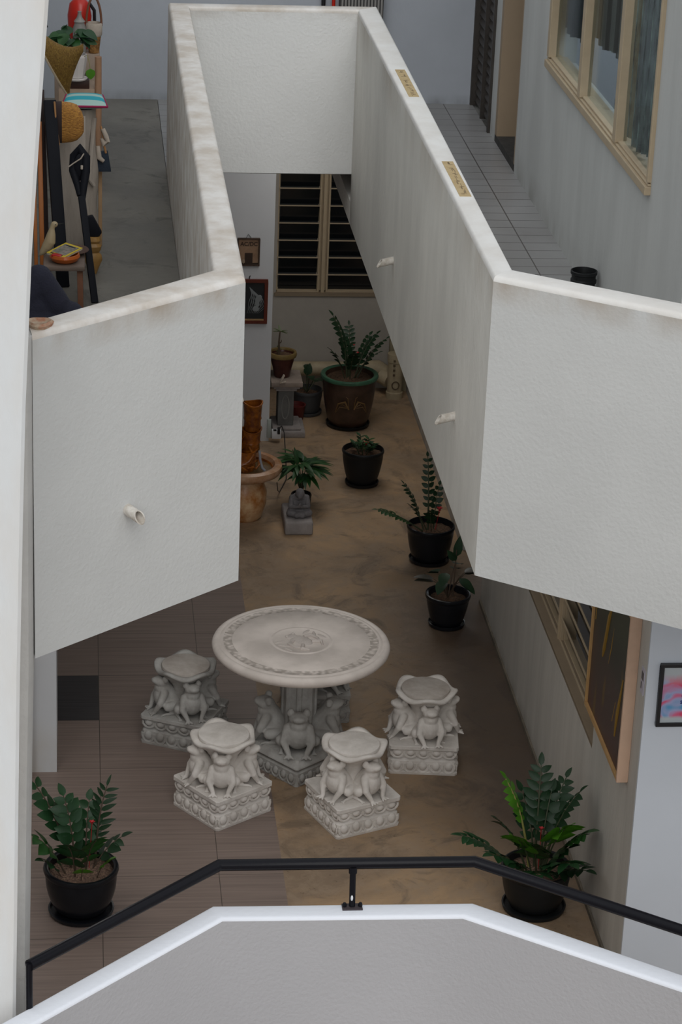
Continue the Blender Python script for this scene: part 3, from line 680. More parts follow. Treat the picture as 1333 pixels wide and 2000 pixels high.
for i, (b, az, ln, le, pr, lw, ll, m_, st_) in enumerate(F): frond(t, (b[0], b[1], .235), R(az), ln, le, max(1, round(pr*.85)), lw*1.35, ll*1.3, (STEMB, m_), st_, 10+i)
flower(t, (.055, .02, .50), .02, (.04, .02, .24))
# right foreground ZZ plant
t = thing('potted_zz_plant', 'large bushy zz plant with bright new leaves, black pot by the grey wall at right', 'potted plant', (2.33, 11.06, 0))
pot_parts(t, .185, .25, BLACKM, PEB, True, 1.03, .125, .02, None, 1.15)
F = [((-.03, .05), 150, .18, .50, 7, .036, .052, LEAFL, .5), ((.0, .06), 80, .06, .54, 8, .036, .068, LEAFD, .4), ((.03, .03), 40, .16, .50, 8, .034, .060, LEAFD, .4),
 ((.03, .0), -8, .18, .50, 8, .034, .058, LEAFD, .4), ((-.08, 0), 185, .80, .40, 8, .036, .062, LEAF, .4), ((-.03, -.05), 225, .35, .32, 3, .078, .095, LEAFL, .6),
 ((.03, -.03), 300, .25, .36, 3, .078, .095, LEAFL, .6), ((.02, -.05), 284, .75, .40, 7, .056, .098, LEAF, .4), ((.03, -.02), 322, .48, .38, 7, .050, .088, LEAFM, .4),
 ((.0, 0), 250, .45, .30, 6, .052, .085, LEAFM, .35), ((-.05, .0), 200, .35, .38, 6, .040, .070, LEAFD, .4), ((.02, .02), 60, .1, .42, 6, .044, .070, LEAFD, .35),
 ((-.06, -.07), 235, .6, .24, 4, .038, .062, LEAF, .4), ((.0, .05), 120, .22, .40, 6, .04, .066, LEAFD, .35), ((.05, -.05), 310, .9, .28, 5, .04, .07, LEAFD, .3), ((-.02, -.06), 262, .85, .30, 5, .056, .085, LEAF, .35), ((.02, -.02), 335, .5, .22, 5, .05, .07, LEAF, .3), ((-.05, -.04), 215, .75, .34, 6, .048, .075, LEAF, .35)]
for i, (b, az, ln, le, pr, lw, ll, m_, st_) in enumerate(F): frond(t, (b[0], b[1], .215), R(az), ln, le, max(2, round(pr*.85)), lw*1.15, ll*1.15, (STEMY if i == 0 else STEM, m_), st_, 40+i, curve=.5)
flower(t, (.01, .0, .46), .018, (.01, .0, .23))
# big dragon-glazed pot at the back
t = thing('potted_zz_plant', 'zz plant in the big brown glazed pot with a green rim, by the back wall', 'potted plant', (2.065, 18.16, 0))
pot_parts(t, .222, .42, BROWNG, SOIL, True, 1.03, .145, .035, GREENR, 1.02, BLACKM)
dg = MB()
for s_ in (-1, 1):
    pts = [(s_*.02+.0, -.218, .20), (s_*.05, -.214, .26), (s_*.10, -.196, .24), (s_*.12, -.178, .17)]
    dg.tube(pts, [.006, .007, .006, .003], 6)
    for a in range(4): dg.tube([(s_*.02, -.215, .21), (s_*(.03+.02*a), -.215+.004*a, .29-.025*a), (s_*(.045+.025*a), -.208+.008*a, .30-.045*a)], [.003, .003, .0015], 5)
part('painted_ornament', dg, mat('dull_gold_glaze', (.15, .085, .03), .5), t)
for i, (b, az, ln, le, pr, lw, ll) in enumerate([((-.02, 0), 150, .10, .50, 8, .040, .066), ((.0, .03), 90, .2, .40, 8, .026, .05), ((.04, 0), 20, .30, .38, 7, .034, .05), ((.03, -.02), 340, .5, .30, 6, .032, .046), ((-.04, -.02), 200, .3, .28, 5, .036, .05), ((.0, -.03), 280, .2, .26, 5, .038, .05), ((.05, .03), 45, .3, .34, 6, .034, .05), ((-.01, .01), 120, .05, .32, 6, .034, .05), ((.06, 0), 10, .45, .38, 7, .03, .045)]):
    frond(t, (b[0], b[1], .385), R(az), ln, le, pr, lw, ll, (STEM, LEAFD), .3, 80+i)
flower(t, (.05, -.05, .60), .016); flower(t, (.02, -.04, .66), .012)
# black conical pot, middle
t = thing('potted_flowering_plant', 'small crown of thorns with red flower in the tapered black pot, middle of the passage', 'potted plant', (2.047, 16.93, 0))
pot_parts(t, .155, .275, BLACKM, SOIL, True, 1.02, .102, .012, None, 1.05)
for i in range(7):
    a = i*.9; fr_ = MB(); p0 = (.03*math.cos(a), .03*math.sin(a), .23); p1 = (.075*math.cos(a), .075*math.sin(a), .31+.02*(i % 3))
    fr_.tube([p0, p1], [.005, .003], 6); so = part('stem', fr_, STEM, t); lv = MB()
    for j in range(9): leaf(lv, Vector(p0).lerp(Vector(p1), .45+.07*j), (math.cos(j*2.1), math.sin(j*2.1), .5), (0, 0, 1), .055, .026, fold=.2)
    part('leaves', lv, LEAFM if i % 2 else LEAF, so)
flower(t, (.015, -.05, .33), .024)
# black pot further right
t = thing('potted_zz_plant', 'zz plant arching left from a glossy black pot under the right parapet', 'potted plant', (2.363, 15.53, 0))
pot_parts(t, .165, .265, BLACKG, SOIL, True, 1.02, .115, .014, None, 1.05)
for i, (b, az, ln, le, pr, lw, ll) in enumerate([((-.02, .0), 95, .10, .50, 8, .026, .044), ((-.05, 0), 150, .35, .34, 8, .020, .042), ((-.06, -.03), 185, .95, .36, 9, .028, .050), ((-.03, -.02), 200, .45, .24, 5, .03, .045), ((.0, -.02), 250, .3, .18, 4, .032, .045), ((.02, .02), 60, .1, .30, 5, .03, .04)]):
    frond(t, (b[0], b[1], .23), R(az), ln, le, pr, lw, ll, (STEM, LEAFM if i == 2 else LEAFD), .3, 110+i, curve=.45)
flower(t, (.05, -.02, .38), .03, (.03, -.01, .23)); flower(t, (.02, -.03, .33), .016)
# anthurium-like plant in rimmed black pot
t = thing('potted_leafy_plant', 'dark broad-leaved plant in a black pot with a flared rim, nearest the grey lower wall', 'potted plant', (2.342, 14.50, 0))
pot_parts(t, .148, .225, BLACKG, SOIL, True, 1.0, .098, .022, None, 1.05)
for i in range(13):
    rd = random.Random(i+5); a = i*2*PI/13*2.2; st = MB(); e_ = Vector((.10*math.cos(a), .10*math.sin(a), .30+.11*rd.random())); st.tube([(0, 0, .19), e_*.6+Vector((0, 0, .1)), e_], [.004, .003, .002], 6)
    so = part('stem', st, STEMB, t); lv = MB(); leaf(lv, e_, (math.cos(a), math.sin(a), -.15+.5*(i % 3 == 0)), (0, 0, 1), .13, .075, fold=.12, droop=.25, seg=7)
    part('leaf', lv, LEAFD if i % 3 else mat('bronze_leaf', (.03, .028, .018), .4), so)
st = MB(); st.tube([(.03, 0, .2), (.035, .0, .35), (.04, .01, .52)], [.005, .004, .003], 6); so = part('stem', st, STEMB, t)
lv = MB(); leaf(lv, (.04, .01, .47), (.15, 0, 1), (0, -1, 0), .14, .06, fold=.1); leaf(lv, (.04, .0, .45), (-.5, -.2, .6), (0, -1, 0), .10, .05); part('leaf', lv, LEAFD, so)

# ------------------------------------------------ pedestal corner at the back
t = thing('concrete_pedestal', 'grey concrete baluster pedestal behind the white wall corner', 'pedestal', (1.575, 18.02, 0))
pb = MB(); pb.box(-.135, -.16, 0, .135, .16, .05).box(-.115, -.135, .05, .105, .135, .075); part('foot', pb, PLINTH, t, bevel=.008)
pb = MB(); pb.box(-.075, -.09, .075, .045, .09, .37); part('shaft', pb, mat('grey_cast_panel', (.17, .17, .165), .9, .4, 30, .3, 9), t, bevel=.006)
pb = MB(); pb.tube([(-.02+.028*math.cos(a), -.091, .225+.095*math.sin(a)) for a in [2*PI*j/24 for j in range(25)]], .005, 6); part('carved_oval', pb, mat('grey_cast_moulding', (.2, .2, .19), .9), t)
pb = MB(); pb.box(-.095, -.11, .36, .065, .11, .385).box(-.115, -.13, .385, .085, .13, .405); part('moulding', pb, PLINTH, t, bevel=.005)
pb = MB(); pb.box(-.135, -.15, .405, .105, .15, .445); part('top_slab', pb, mat('worn_slab', (.32, .26, .22), .85, .3, 30, .3, 9), t, bevel=.006)
t = thing('potted_adenium', 'bare-stemmed young plant in a dark red glazed pot on the grey pedestal', 'potted plant', (1.53, 18.02, .445))
P = [(0, 0), (.055, 0), (.062, .01), (.072, .07), (.088, .13), (.090, .16), (.104, .165), (.108, .18), (.104, .195), (.092, .195), (.085, .18), (.08, .15)]
b_ = MB(); b_.lathe(P, n=36); part('pot', b_, mat('oxblood_glaze', (.07, .018, .014), .3, 0, 1, .3, 15), t)
b_ = MB(); b_.lathe([(.088, .166), (.106, .163), (.111, .18), (.106, .198), (.090, .198), (.085, .185), (.088, .166)], n=36); part('rim', b_, MUSTR, t)
b_ = MB(); b_.lathe([(0, .172), (.084, .168), (.084, .16), (0, .16)], n=24); part('soil', b_, SOIL, t)
b_ = MB(); b_.tube([(-.03, 0, .165), (-.028, 0, .2), (-.03, 0, .27), (-.026, 0, .33), (-.022, 0, .36)], [.014, .008, .007, .006, .004], 8); b_.tube([(-.03, 0, .26), (-.012, 0, .275), (-.012, 0, .29)], [.005, .004, .003], 6); so = part('stem', b_, STEMB, t)
lv = MB()
for j, (a, q) in enumerate(((.2, .3), (2.6, .5), (-.7, .1), (1.7, .6), (3.6, .2), (.0, -.2))): leaf(lv, (-.022, 0, .355), (math.cos(a), math.sin(a)*.5, q), (0, 0, 1), .062, .02)
for j in range(5): leaf(lv, (-.035, 0, .18+.012*j), (math.cos(j*2), math.sin(j*2), .4), (0, 0, 1), .03, .014)
part('leaves', lv, mat('olive_leaf', (.07, .10, .035), .5), so)
b_ = MB(); b_.lathe([(0, 0), (.03, 0), (.045, .035), (0, .035)], n=12); 
tag(part('paper_cone', MB().bar((1.505, 17.872, .447), (1.535, 17.872, .505), .035, .012).bar((1.50, 17.87, .447), (1.55, 17.87, .452), .03, .012), RAG, bevel=.003), 'crumpled cream paper leaning on the red glazed pot, on the pedestal edge', 'paper')
t = thing('potted_leafy_plant', 'broad-leaved plant in a low grey tub between the pedestal and the big pot', 'potted plant', (1.765, 18.42, 0))
pot_parts(t, .125, .20, GREYP, SOIL, True, 1.0, .095, .012, None, 1.1)
for i in range(8):
    a = i*2.4+.6; st = MB(); e_ = Vector((.07*math.cos(a), .07*math.sin(a), .24+.03*(i % 4))); st.tube([(0, 0, .17), e_], .003, 6); so = part('stem', st, STEM, t); lv = MB()
    leaf(lv, e_, (math.cos(a), math.sin(a), .35), (0, 0, 1), .12, .06, fold=.12, droop=.3, seg=7); part('leaf', lv, LEAFD, so)
st = MB(); st.tube([(0, 0, .17), (-.01, 0, .33)], .003, 6); so = part('stem', st, STEM, t); lv = MB(); leaf(lv, (-.01, 0, .31), (.3, 0, 1), (0, -1, 0), .10, .07, fold=.1); part('leaf', lv, LEAFD, so)
b_ = MB(); b_.lathe([(0, 0), (.05, 0), (.06, .01), (.075, .12), (.080, .13), (.070, .13), (.066, .10), (0, .10)], c=(1.665, 18.255, 0), n=28); tag(part('clay_pot', b_, mat('dark_red_plastic', (.10, .012, .01), .5)), 'empty dark red pot on the floor just right of the pedestal', 'pot')
# drain pipe
t = thing('drain_pipe', 'cream plastic drain pipe running along the foot of the back wall', 'pipe', (0, 0, 0))
b_ = MB(); b_.tube([(1.45, 18.925, .19), (2.34, 18.925, .19)], .058, 20); part('pipe_run', b_, PIPE, t)
b_ = MB(); b_.tube([(2.30, 18.925, .19), (2.38, 18.925, .19), (2.41, 18.915, .175), (2.43, 18.90, .13)], [.068, .068, .066, .062], 20); part('elbow', b_, PIPE, t)
b_ = MB(); b_.lathe([(0, 0), (.068, 0), (.068, .05), (.060, .055), (.060, .30), (.066, .305), (.066, .37), (0, .37)], c=(2.50, 18.78, 0), n=28); b_.tube([(2.40, 18.87, .15), (2.46, 18.81, .13)], .06, 16); part('standpipe', b_, PIPE, t)
b_ = MB(); b_.tube([(2.50+.028*math.cos(a), 18.718, .12+.032*math.sin(a)) for a in [2*PI*j/20 for j in range(21)]], .005, 6)
for j in range(4): b_.box(2.475, 18.709, .20+.04*j, 2.492, 18.722, .215+.04*j)
part('printed_marks', b_, mat('faded_brown_print', (.10, .07, .04), .8), t)

# ------------------------------------------------ fountain
t = thing('ceramic_fountain', 'amber glazed ceramic water fountain on a rounded pedestal at the left', 'fountain', (1.145, 16.30, 0))
b_ = MB(); b_.lathe([(0, 0), (.105, 0), (.125, .02), (.155, .12), (.158, .20), (.135, .27), (.10, .315), (.10, .33), (0, .33)], n=48); part('pedestal', b_, AMB, t)
b_ = MB(); b_.lathe([(0, .30), (.12, .305), (.20, .325), (.245, .350), (.262, .380), (.258, .405), (.235, .418), (.210, .412), (.198, .392), (.19, .365), (0, .35)], n=64); part('basin', b_, mat('pinkish_glazed_basin', (.55, .36, .24), .25, .05, 20, 0, 8, col2=(.38, .19, .09)), t)
b_ = MB(); b_.lathe([(0, .352), (.188, .366), (.196, .388), (.192, .388), (.184, .370), (0, .356)], n=48); part('basin_glaze', b_, ORG, t)
b_ = MB(); b_.lathe([(0, .37), (.190, .37), (.190, .374), (0, .374)], n=40); part('water', b_, mat('shallow_brown_water', (.14, .09, .04), .06), t)
def cup(c, r, h, nm):
    q_ = MB(); q_.lathe([(0, 0), (r*.82, 0), (r*.88, h*.1), (r*.85, h*.35), (r*.93, h*.42), (r*.88, h*.5), (r*.97, h*.93), (r*1.05, h*.96), (r*1.05, h), (r*.92, h), (r*.86, h*.7), (0, h*.66)], c=c, n=32, rf=lambda R_, z, a: (R_*(1+.03*math.sin(3*a)), .008*math.sin(2*a+1) if z > h*.8 else 0)); part(nm, q_, ORG, t)
cup((-.01, -.02, .372), .095, .16, 'bamboo_cup'); cup((.035, 0, .50), .075, .165, 'bamboo_cup'); cup((.045, .01, .655), .068, .20, 'bamboo_cup'); cup((-.075, -.02, .47), .07, .16, 'bamboo_cup')
b_ = MB()
for j in range(9): a = j*.7; b_.tube([(-.01+.10*math.cos(a), -.03+.10*math.sin(a), .40+.02*(j % 2)), (-.01+.115*math.cos(a+.35), -.03+.115*math.sin(a+.35), .43), (-.01+.10*math.cos(a+.7), -.03+.10*math.sin(a+.7), .40)], .006, 6)
b_.tube([(.02, -.07, .56), (.05, -.085, .50), (.02, -.10, .46), (-.03, -.10, .43)], .009, 6)
part('rope_moulding', b_, ORG, t)
b_ = MB(); b_.tube([(.095, -.05, .52), (.10, -.06, .46), (.115, -.07, .40), (.135, -.075, .38)], .009, 10); part('water_hose', b_, mat('pale_grey_hose', (.30, .32, .36), .4), t)
# ------------------------------------------------ statue on cement block, foliage plant behind
t = thing('cement_block', 'long cement block on the floor beside the fountain, under the monk statue', 'block', (1.508, 16.13, 0))
part('block_body', MB().box(-.098, -.165, 0, .098, .20, .10), PLINTH, t, bevel=.015, seg=3)
t = thing('monk_statue', 'small grey seated monk statue bowing over his hands on the cement block', 'statue', (1.515, 16.085, .10))
sm = MB()
sm.ell((0, .01, .035), (.085, .055, .035)); sm.cap((-.065, -.02, .028), (.02, -.055, .024), .028, .022); sm.cap((.065, -.02, .028), (-.02, -.055, .024), .028, .022)
sm.ell((0, .03, .085), (.060, .042, .070)); sm.ell((0, .025, .13), (.055, .036, .034))
sm.cap((-.052, .02, .13), (-.062, -.01, .075), .020, .018); sm.cap((.052, .02, .13), (.062, -.01, .075), .020, .018)
sm.cap((-.062, -.012, .072), (-.012, -.045, .085), .016, .012); sm.cap((.062, -.012, .072), (.012, -.045, .085), .016, .012); sm.ell((0, -.048, .095), (.014, .012, .024), (.4, 0, 0))
link('robed_figure', voxel(sm, 'robed_figure', STATUE, .0035, 2), t)
hd = MB(); hd.ell((0, -.022, .178), (.032, .036, .036), (.4, 0, 0)); hd.ell((0, -.046, .164), (.018, .014, .02)); hd.ell((0, -.052, .158), (.005, .007, .008))
for s_ in (-1, 1): hd.ell((s_*.029, -.010, .165), (.005, .009, .013)); hd.ell((s_*.009, -.046, .166), (.006, .005, .003))
link('head', voxel(hd, 'head', STATUE, .0025, 1), t)
t = thing('potted_foliage_plant', 'arching long-leaved green plant behind the monk statue', 'potted plant', (1.565, 16.50, 0))
pot_parts(t, .075, .10, BLACKM, SOIL, False, 1.0, .065, .008)
rd = random.Random(3)
for i in range(12):
    a = i*2*PI/12+rd.uniform(-.2, .2); st = MB(); e_ = Vector((.055*math.cos(a), .055*math.sin(a), .23+.08*rd.random())); st.tube([(0, 0, .1), e_], [.004, .003], 6); so = part('stem', st, STEM, t); lv = MB()
    for j in range(5):
        aa = a+(j-2)*.42; leaf(lv, e_+Vector((0, 0, .012*j)), (math.cos(aa), math.sin(aa), .55-.22*(j % 3)), (0, 0, 1), .155+.02*rd.random(), .042, fold=.18, droop=.45, seg=7)
    part('leaves', lv, LEAFM if i % 3 else LEAF, so)
st = MB(); st.tube([(0, 0, .1), (-.03, .02, .30), (-.07, .03, .42)], [.004, .004, .003], 6); so = part('stem', st, STEM, t); lv = MB()
leaf(lv, (-.03, .02, .30), (-.2, 0, 1), (0, -1, 0), .14, .035); leaf(lv, (-.055, .03, .39), (-.9, 0, .5), (0, 0, 1), .10, .035); part('leaves', lv, LEAFM, so)
# ------------------------------------------------ socket and cable on the wall corner
t = thing('power_socket', 'white power socket with a plug, low on the white wall corner', 'socket', (1.41, 17.80, 0))
part('trunking', MB().box(0, -.02, .03, .03, 0, .18), mat('pale_green_plastic', (.36, .40, .38), .5), t, bevel=.003)
part('socket_box', MB().box(.035, -.05, .035, .105, -.0, .10), WHITEP, t, bevel=.004)
part('plug', MB().box(.075, -.075, .08, .095, -.045, .13).box(.045, -.053, .098, .07, -.04, .112), BLKF, t, bevel=.003)
cb_ = MB(); cb_.tube([(1.498, 17.74, .125), (1.515, 17.72, .15), (1.53, 17.66, .12), (1.52, 17.3, .012), (1.50, 17.0, .008), (1.43, 16.75, .008), (1.40, 16.55, .10), (1.385, 16.45, .20)], .004, 8); tag(part('power_cable', cb_, BLKF), 'thin black cable running from the wall socket to the fountain', 'cable')
# ================================================================== WALL PICTURES (lower level)
def frame_parts(t, w_, h_, bw_, dep, fm, backm, name='frame', prof=.006):
    """picture standing in the local xz plane, facing -y; origin bottom-left"""
    mb = MB(); mb.box(0, -dep, 0, w_, 0, bw_).box(0, -dep, h_-bw_, w_, 0, h_).box(0, -dep, bw_, bw_, 0, h_-bw_).box(w_-bw_, -dep, bw_, w_, 0, h_-bw_)
    part(name, mb, fm, t, smooth=False, bevel=.002, seg=2)
    return part('picture', MB().box(bw_, -dep*.45, bw_, w_-bw_, 0, h_-bw_), backm, t, smooth=False)
def marks(pts_list, r=.002): 
    mb = MB()
    for pts in pts_list: mb.tube(pts, r, 5)
    return mb
t = thing('band_plaque', 'small sepia wooden plaque hung by a cord on the white wall, above the dark drawing', 'plaque', (1.155, 17.8, 1.385))
SEP = mat('sepia_print', (.36, .23, .14), .6, 0, 1, 0, 9, col2=(.22, .13, .08)); SEPD = mat('dark_sepia', (.035, .018, .010), .6)
frame_parts(t, .165, .215, .010, .014, mat('worn_brown_edge', (.075, .045, .03), .6, 0, 1, .4, 20), SEP)
tm = link('lettering', text_mesh('AC/DC', .041, SEPD, 'lettering', .0008, True), t); tm.rotation_euler = (PI/2, 0, 0); tm.location = (.020, -.0075, .155)
dm = MB(); dm.box(.055, -.0085, .015, .112, -.006, .10).box(.012, -.008, .010, .153, -.006, .024); part('printed_doorway', dm, SEPD, t, smooth=False)
dm = MB(); dm.ell((.045, -.008, .035), (.012, .002, .016)); part('printed_figure', dm, mat('pale_sepia', (.32, .24, .17), .6), t)
dm = MB(); dm.tube([(.062, -.006, .213), (.078, -.004, .243), (.10, -.006, .213)], .002, 6); part('hanging_cord', dm, BLKF, t)
t = thing('framed_drawing', 'dark drawing of pale flowing strands in a red brown frame on the white wall', 'framed picture', (1.115, 17.8, .94))
frame_parts(t, .272, .345, .026, .02, MAHOG, mat('black_paper', (.010, .012, .014), .5))
part('gilt_slip', MB().box(.026, -.016, .026, .246, -.006, .036), GOLD, t, smooth=False)
dm = MB()
for j in range(15):
    o_ = j*.006; dm.tube([(.135+o_*.5, -.0115, .285-o_*.5), (.15+o_, -.0115, .24-o_*.6), (.155+o_*1.2-.03*(j % 2), -.0115, .17-o_*.5), (.12+o_, -.0115, .08)], [.0012, .0026, .002, .0006], 4)
dm.ell((.205, -.011, .195), (.022, .002, .030), (0, .6, 0)); dm.ell((.185, -.011, .115), (.024, .002, .022)); dm.ell((.195, -.011, .155), (.016, .002, .03))
part('drawn_strands', dm, mat('silver_chalk', (.24, .26, .27), .6), t)
part('hanging_hook', MB().tube([(.135, -.006, .343), (.133, -.006, .362), (.14, -.006, .37)], .003, 6), BLKF, t)
# painting on the right wall
PT = bpy.data.materials.new('abstract_painting'); PT.use_nodes = True; n = PT.node_tree.nodes; l = PT.node_tree.links; b = n['Principled BSDF']; b.inputs['Roughness'].default_value = .4
tc = n.new('ShaderNodeTexCoord'); sp = n.new('ShaderNodeSeparateXYZ'); l.new(tc.outputs['Object'], sp.inputs[0])
nz = n.new('ShaderNodeTexNoise'); nz.inputs['Scale'].default_value = 4; nz.inputs['Detail'].default_value = 6; l.new(tc.outputs['Object'], nz.inputs['Vector'])
ma = n.new('ShaderNodeMath'); ma.operation = 'MULTIPLY_ADD'; ma.inputs[1].default_value = .5; l.new(nz.outputs[0], ma.inputs[0]); l.new(sp.outputs['Z'], ma.inputs[2])
cr = n.new('ShaderNodeValToRGB'); l.new(ma.outputs[0], cr.inputs[0]); E_ = cr.color_ramp.elements
E_[0].position = .32; E_[0].color = (.060, .022, .018, 1); E_[1].position = 1.0; E_[1].color = (.022, .034, .018, 1); e2 = E_.new(.62); e2.color = (.045, .032, .026, 1); e2 = E_.new(.80); e2.color = (.020, .024, .018, 1)
mp = n.new('ShaderNodeMapping'); mp.inputs['Scale'].default_value = (9, 3, 2.2); l.new(tc.outputs['Object'], mp.inputs[0]); n2 = n.new('ShaderNodeTexNoise'); n2.inputs['Scale'].default_value = 1; n2.inputs['Detail'].default_value = 4; l.new(mp.outputs[0], n2.inputs['Vector'])
c2 = n.new('ShaderNodeValToRGB'); c2.color_ramp.elements[0].position = .62; c2.color_ramp.elements[1].position = .70; l.new(n2.outputs[0], c2.inputs[0])
mx = n.new('ShaderNodeMixRGB'); l.new(c2.outputs[0], mx.inputs[0]); l.new(cr.outputs[0], mx.inputs[1]); mx.inputs[2].default_value = (.11, .065, .012, 1); l.new(mx.outputs[0], b.inputs['Base Color'])
t = thing('abstract_painting', 'dark green and maroon abstract painting in a pale wooden frame on the grey wall', 'painting', (XW, 11.285, 1.062), -PI/2)
W_, H_ = .84, .88
mb = MB(); mb.box(0, -.055, 0, W_-.0205, 0, .022).box(0, -.055, H_-.022, W_-.0205, 0, H_).box(0, -.055, .022, .018, 0, H_-.022)
part('frame', mb, WOODG, t, smooth=False, bevel=.002, seg=1)
part('frame_end', MB().box(W_-.02, -.056, 0, W_, 0, H_), WOODP, t, smooth=False, bevel=.002, seg=1)
part('canvas', MB().box(.018, -.042, .022, W_-.0205, 0, H_-.022), PT, t, smooth=False)
YM = mat('ochre_paint', (.26, .15, .02), .45)
for pts, r_ in (([(.27, .40), (.30, .46), (.36, .66), (.40, .74)], .020), ([(.40, .42), (.44, .52), (.46, .64)], .008), ([(.66, .16), (.69, .30), (.74, .50)], .020), ([(.58, .20), (.62, .32)], .012), ([(.05, .50), (.07, .80)], .016)):
    dm = MB(); dm.tube([(x, -.040, z) for x, z in pts], [r_*.35]+[r_*.7]*(len(pts)-2)+[r_*.3], 8); part('brush_stroke', dm, YM, t)
# little card beside it
t = thing('caption_card', 'small pale printed card on the grey wall right of the abstract painting', 'card', (XW, 10.36, 1.60), -PI/2)
part('card', MB().box(0, -.004, 0, .06, 0, .13), mat('lilac_white_card', (.50, .48, .56), .6), t, smooth=False)
part('printed_lines', MB().box(.008, -.005, .07, .05, -.003, .11).box(.008, -.005, .02, .022, -.003, .055), mat('card_grey_print', (.10, .09, .10), .6), t, smooth=False)
# black framed print on the bright wall
PK = bpy.data.materials.new('pink_blue_wash'); PK.use_nodes = True; n = PK.node_tree.nodes; l = PK.node_tree.links; b = n['Principled BSDF']; b.inputs['Roughness'].default_value = .4
tc = n.new('ShaderNodeTexCoord'); sp = n.new('ShaderNodeSeparateXYZ'); l.new(tc.outputs['Object'], sp.inputs[0])
nz = n.new('ShaderNodeTexNoise'); nz.inputs['Scale'].default_value = 11; nz.inputs['Detail'].default_value = 1.5; nz.inputs['Distortion'].default_value = 1; l.new(tc.outputs['Object'], nz.inputs['Vector'])
cr = n.new('ShaderNodeValToRGB'); l.new(nz.outputs[0], cr.inputs[0]); E_ = cr.color_ramp.elements; E_[0].position = .36; E_[0].color = (.10, .32, .55, 1); E_[1].position = .62; E_[1].color = (.68, .07, .16, 1); e2 = E_.new(.46); e2.color = (.35, .38, .60, 1); e2 = E_.new(.52); e2.color = (.50, .25, .42, 1)
def rng(lo, hi):
    m_ = n.new('ShaderNodeMapRange'); m_.inputs['From Min'].default_value = lo; m_.inputs['From Max'].default_value = hi; l.new(sp.outputs['Z'], m_.inputs['Value']); return m_.outputs[0]
mu = n.new('ShaderNodeMath'); mu.operation = 'MULTIPLY'; l.new(rng(.04, .055), mu.inputs[0]); l.new(rng(.27, .21), mu.inputs[1])
mx = n.new('ShaderNodeMixRGB'); l.new(mu.outputs[0], mx.inputs[0]); mx.inputs[1].default_value = (.46, .50, .52, 1); l.new(cr.outputs[0], mx.inputs[2]); l.new(mx.outputs[0], b.inputs['Base Color'])
t = thing('framed_print', 'pink and blue print with dark words in black frame on bright wall', 'framed picture', (2.672, 10.265, 1.465))
frame_parts(t, .30, .325, .018, .02, BLKF, PK)
INK = mat('navy_ink', (.010, .02, .16), .5)
for i, (s_, x) in enumerate((('C', .118), ('h', .116), ('co', .112), ('sic', .108))):
    o_ = link('lettering', text_mesh(s_, .036, INK, 'lettering', .0005, True), t); o_.rotation_euler = (PI/2, 0, 0); o_.location = (x, -.0095, .215-.033*i)
# tan board standing before the left wall stub
tag(part('plywood_board', MB().box(-.36, 12.50, 0, -.272, 12.53, .95), TANW, bevel=.002), 'narrow tan plywood board leaning by the white wall stub, far left', 'board')

# ================================================================== DRAIN SPOUTS
def spout(a, b_, r, label):
    """short pipe from a (wall) to b (tip) with the lower lip cut long"""
    a = Vector(a); b_ = Vector(b_); d = (b_-a).normalized(); L_ = (b_-a).length; x = d.cross(Vector((0, 0, 1))).normalized(); z = x.cross(d); n_ = 24
    t = thing('drain_spout', label, 'drain spout', a, 0, 'plastic rain spouts in the parapets'); mb = MB(); v = []; 
    for rr, off in ((r, 0), (r*.78, 0)):
        for e_ in (0, 1):
            for i in range(n_):
                q = 2*PI*i/n_; c_ = x*math.cos(q)*rr+z*math.sin(q)*rr; v.append((d*(-.02 if e_ == 0 else L_*(1-.38*(.5+.5*math.sin(q))))+c_))
    f = []
    for i in range(n_):
        j = (i+1) % n_; f += [(i, j, n_+j, n_+i), (2*n_+i, 3*n_+i, 3*n_+j, 2*n_+j), (n_+i, n_+j, 3*n_+j, 3*n_+i)]
    mb.add(v, f); part('spout_pipe', mb, SPOUT, t)
dl = Vector((.659, -.752, 0))
spout((.178, 8.862, 3.145), Vector((.178, 8.862, 3.145))+Vector((.60, -.78, -.12))*.095, .023, 'pipe spout on the front of the left parapet')
spout((1.608, 12.37, 3.078), (1.520, 12.36, 3.060), .020, 'white pipe spout on the right parapet side, the farther of two there')
spout((1.608, 10.07, 3.078), (1.520, 10.06, 3.060), .020, 'white pipe spout on the right parapet side, the nearer of two there')
spout((.635, 10.32, 3.10), (.715, 10.30, 3.075), .022, 'white pipe spout tip showing past the corner of the left parapet')
# notices on the right parapet
def notice(x, y0, y1, label, seed):
    t = thing('paper_notice', label, 'notice', (x, (y0+y1)/2, ZT), 0, 'tan paper notices on the right parapet'); h_ = (y1-y0)/2
    part('paper', MB().box(-.026, -h_, 0, .026, h_, .0015), mat('tan_paper', (.52, .40, .22), .8, 0, 1, 0, 30, col2=(.44, .32, .16)), t, smooth=False)
    rd = random.Random(seed); mb = MB()
    for k_ in range(6):
        yc = -h_*.8+k_*h_*.32
        for j in range(5):
            x0 = rd.uniform(-.015, .004); y_ = yc+rd.uniform(-h_*.11, h_*.11)
            if j % 2: mb.box(x0, y_, .0015, x0+.014, y_+.006, .0022)
            else: mb.box(x0+.006, y_-.02, .0015, x0+.0085, y_+.02, .0022)
    part('faded_writing', mb, mat('faded_brown_ink', (.22, .16, .09), .8), t, smooth=False)
notice(1.668, 12.32, 12.93, 'tan paper notice with faded writing on the right parapet top, the farther one', 1)
notice(1.663, 10.46, 11.05, 'tan paper notice with faded writing on the right parapet top, the nearer one', 2)

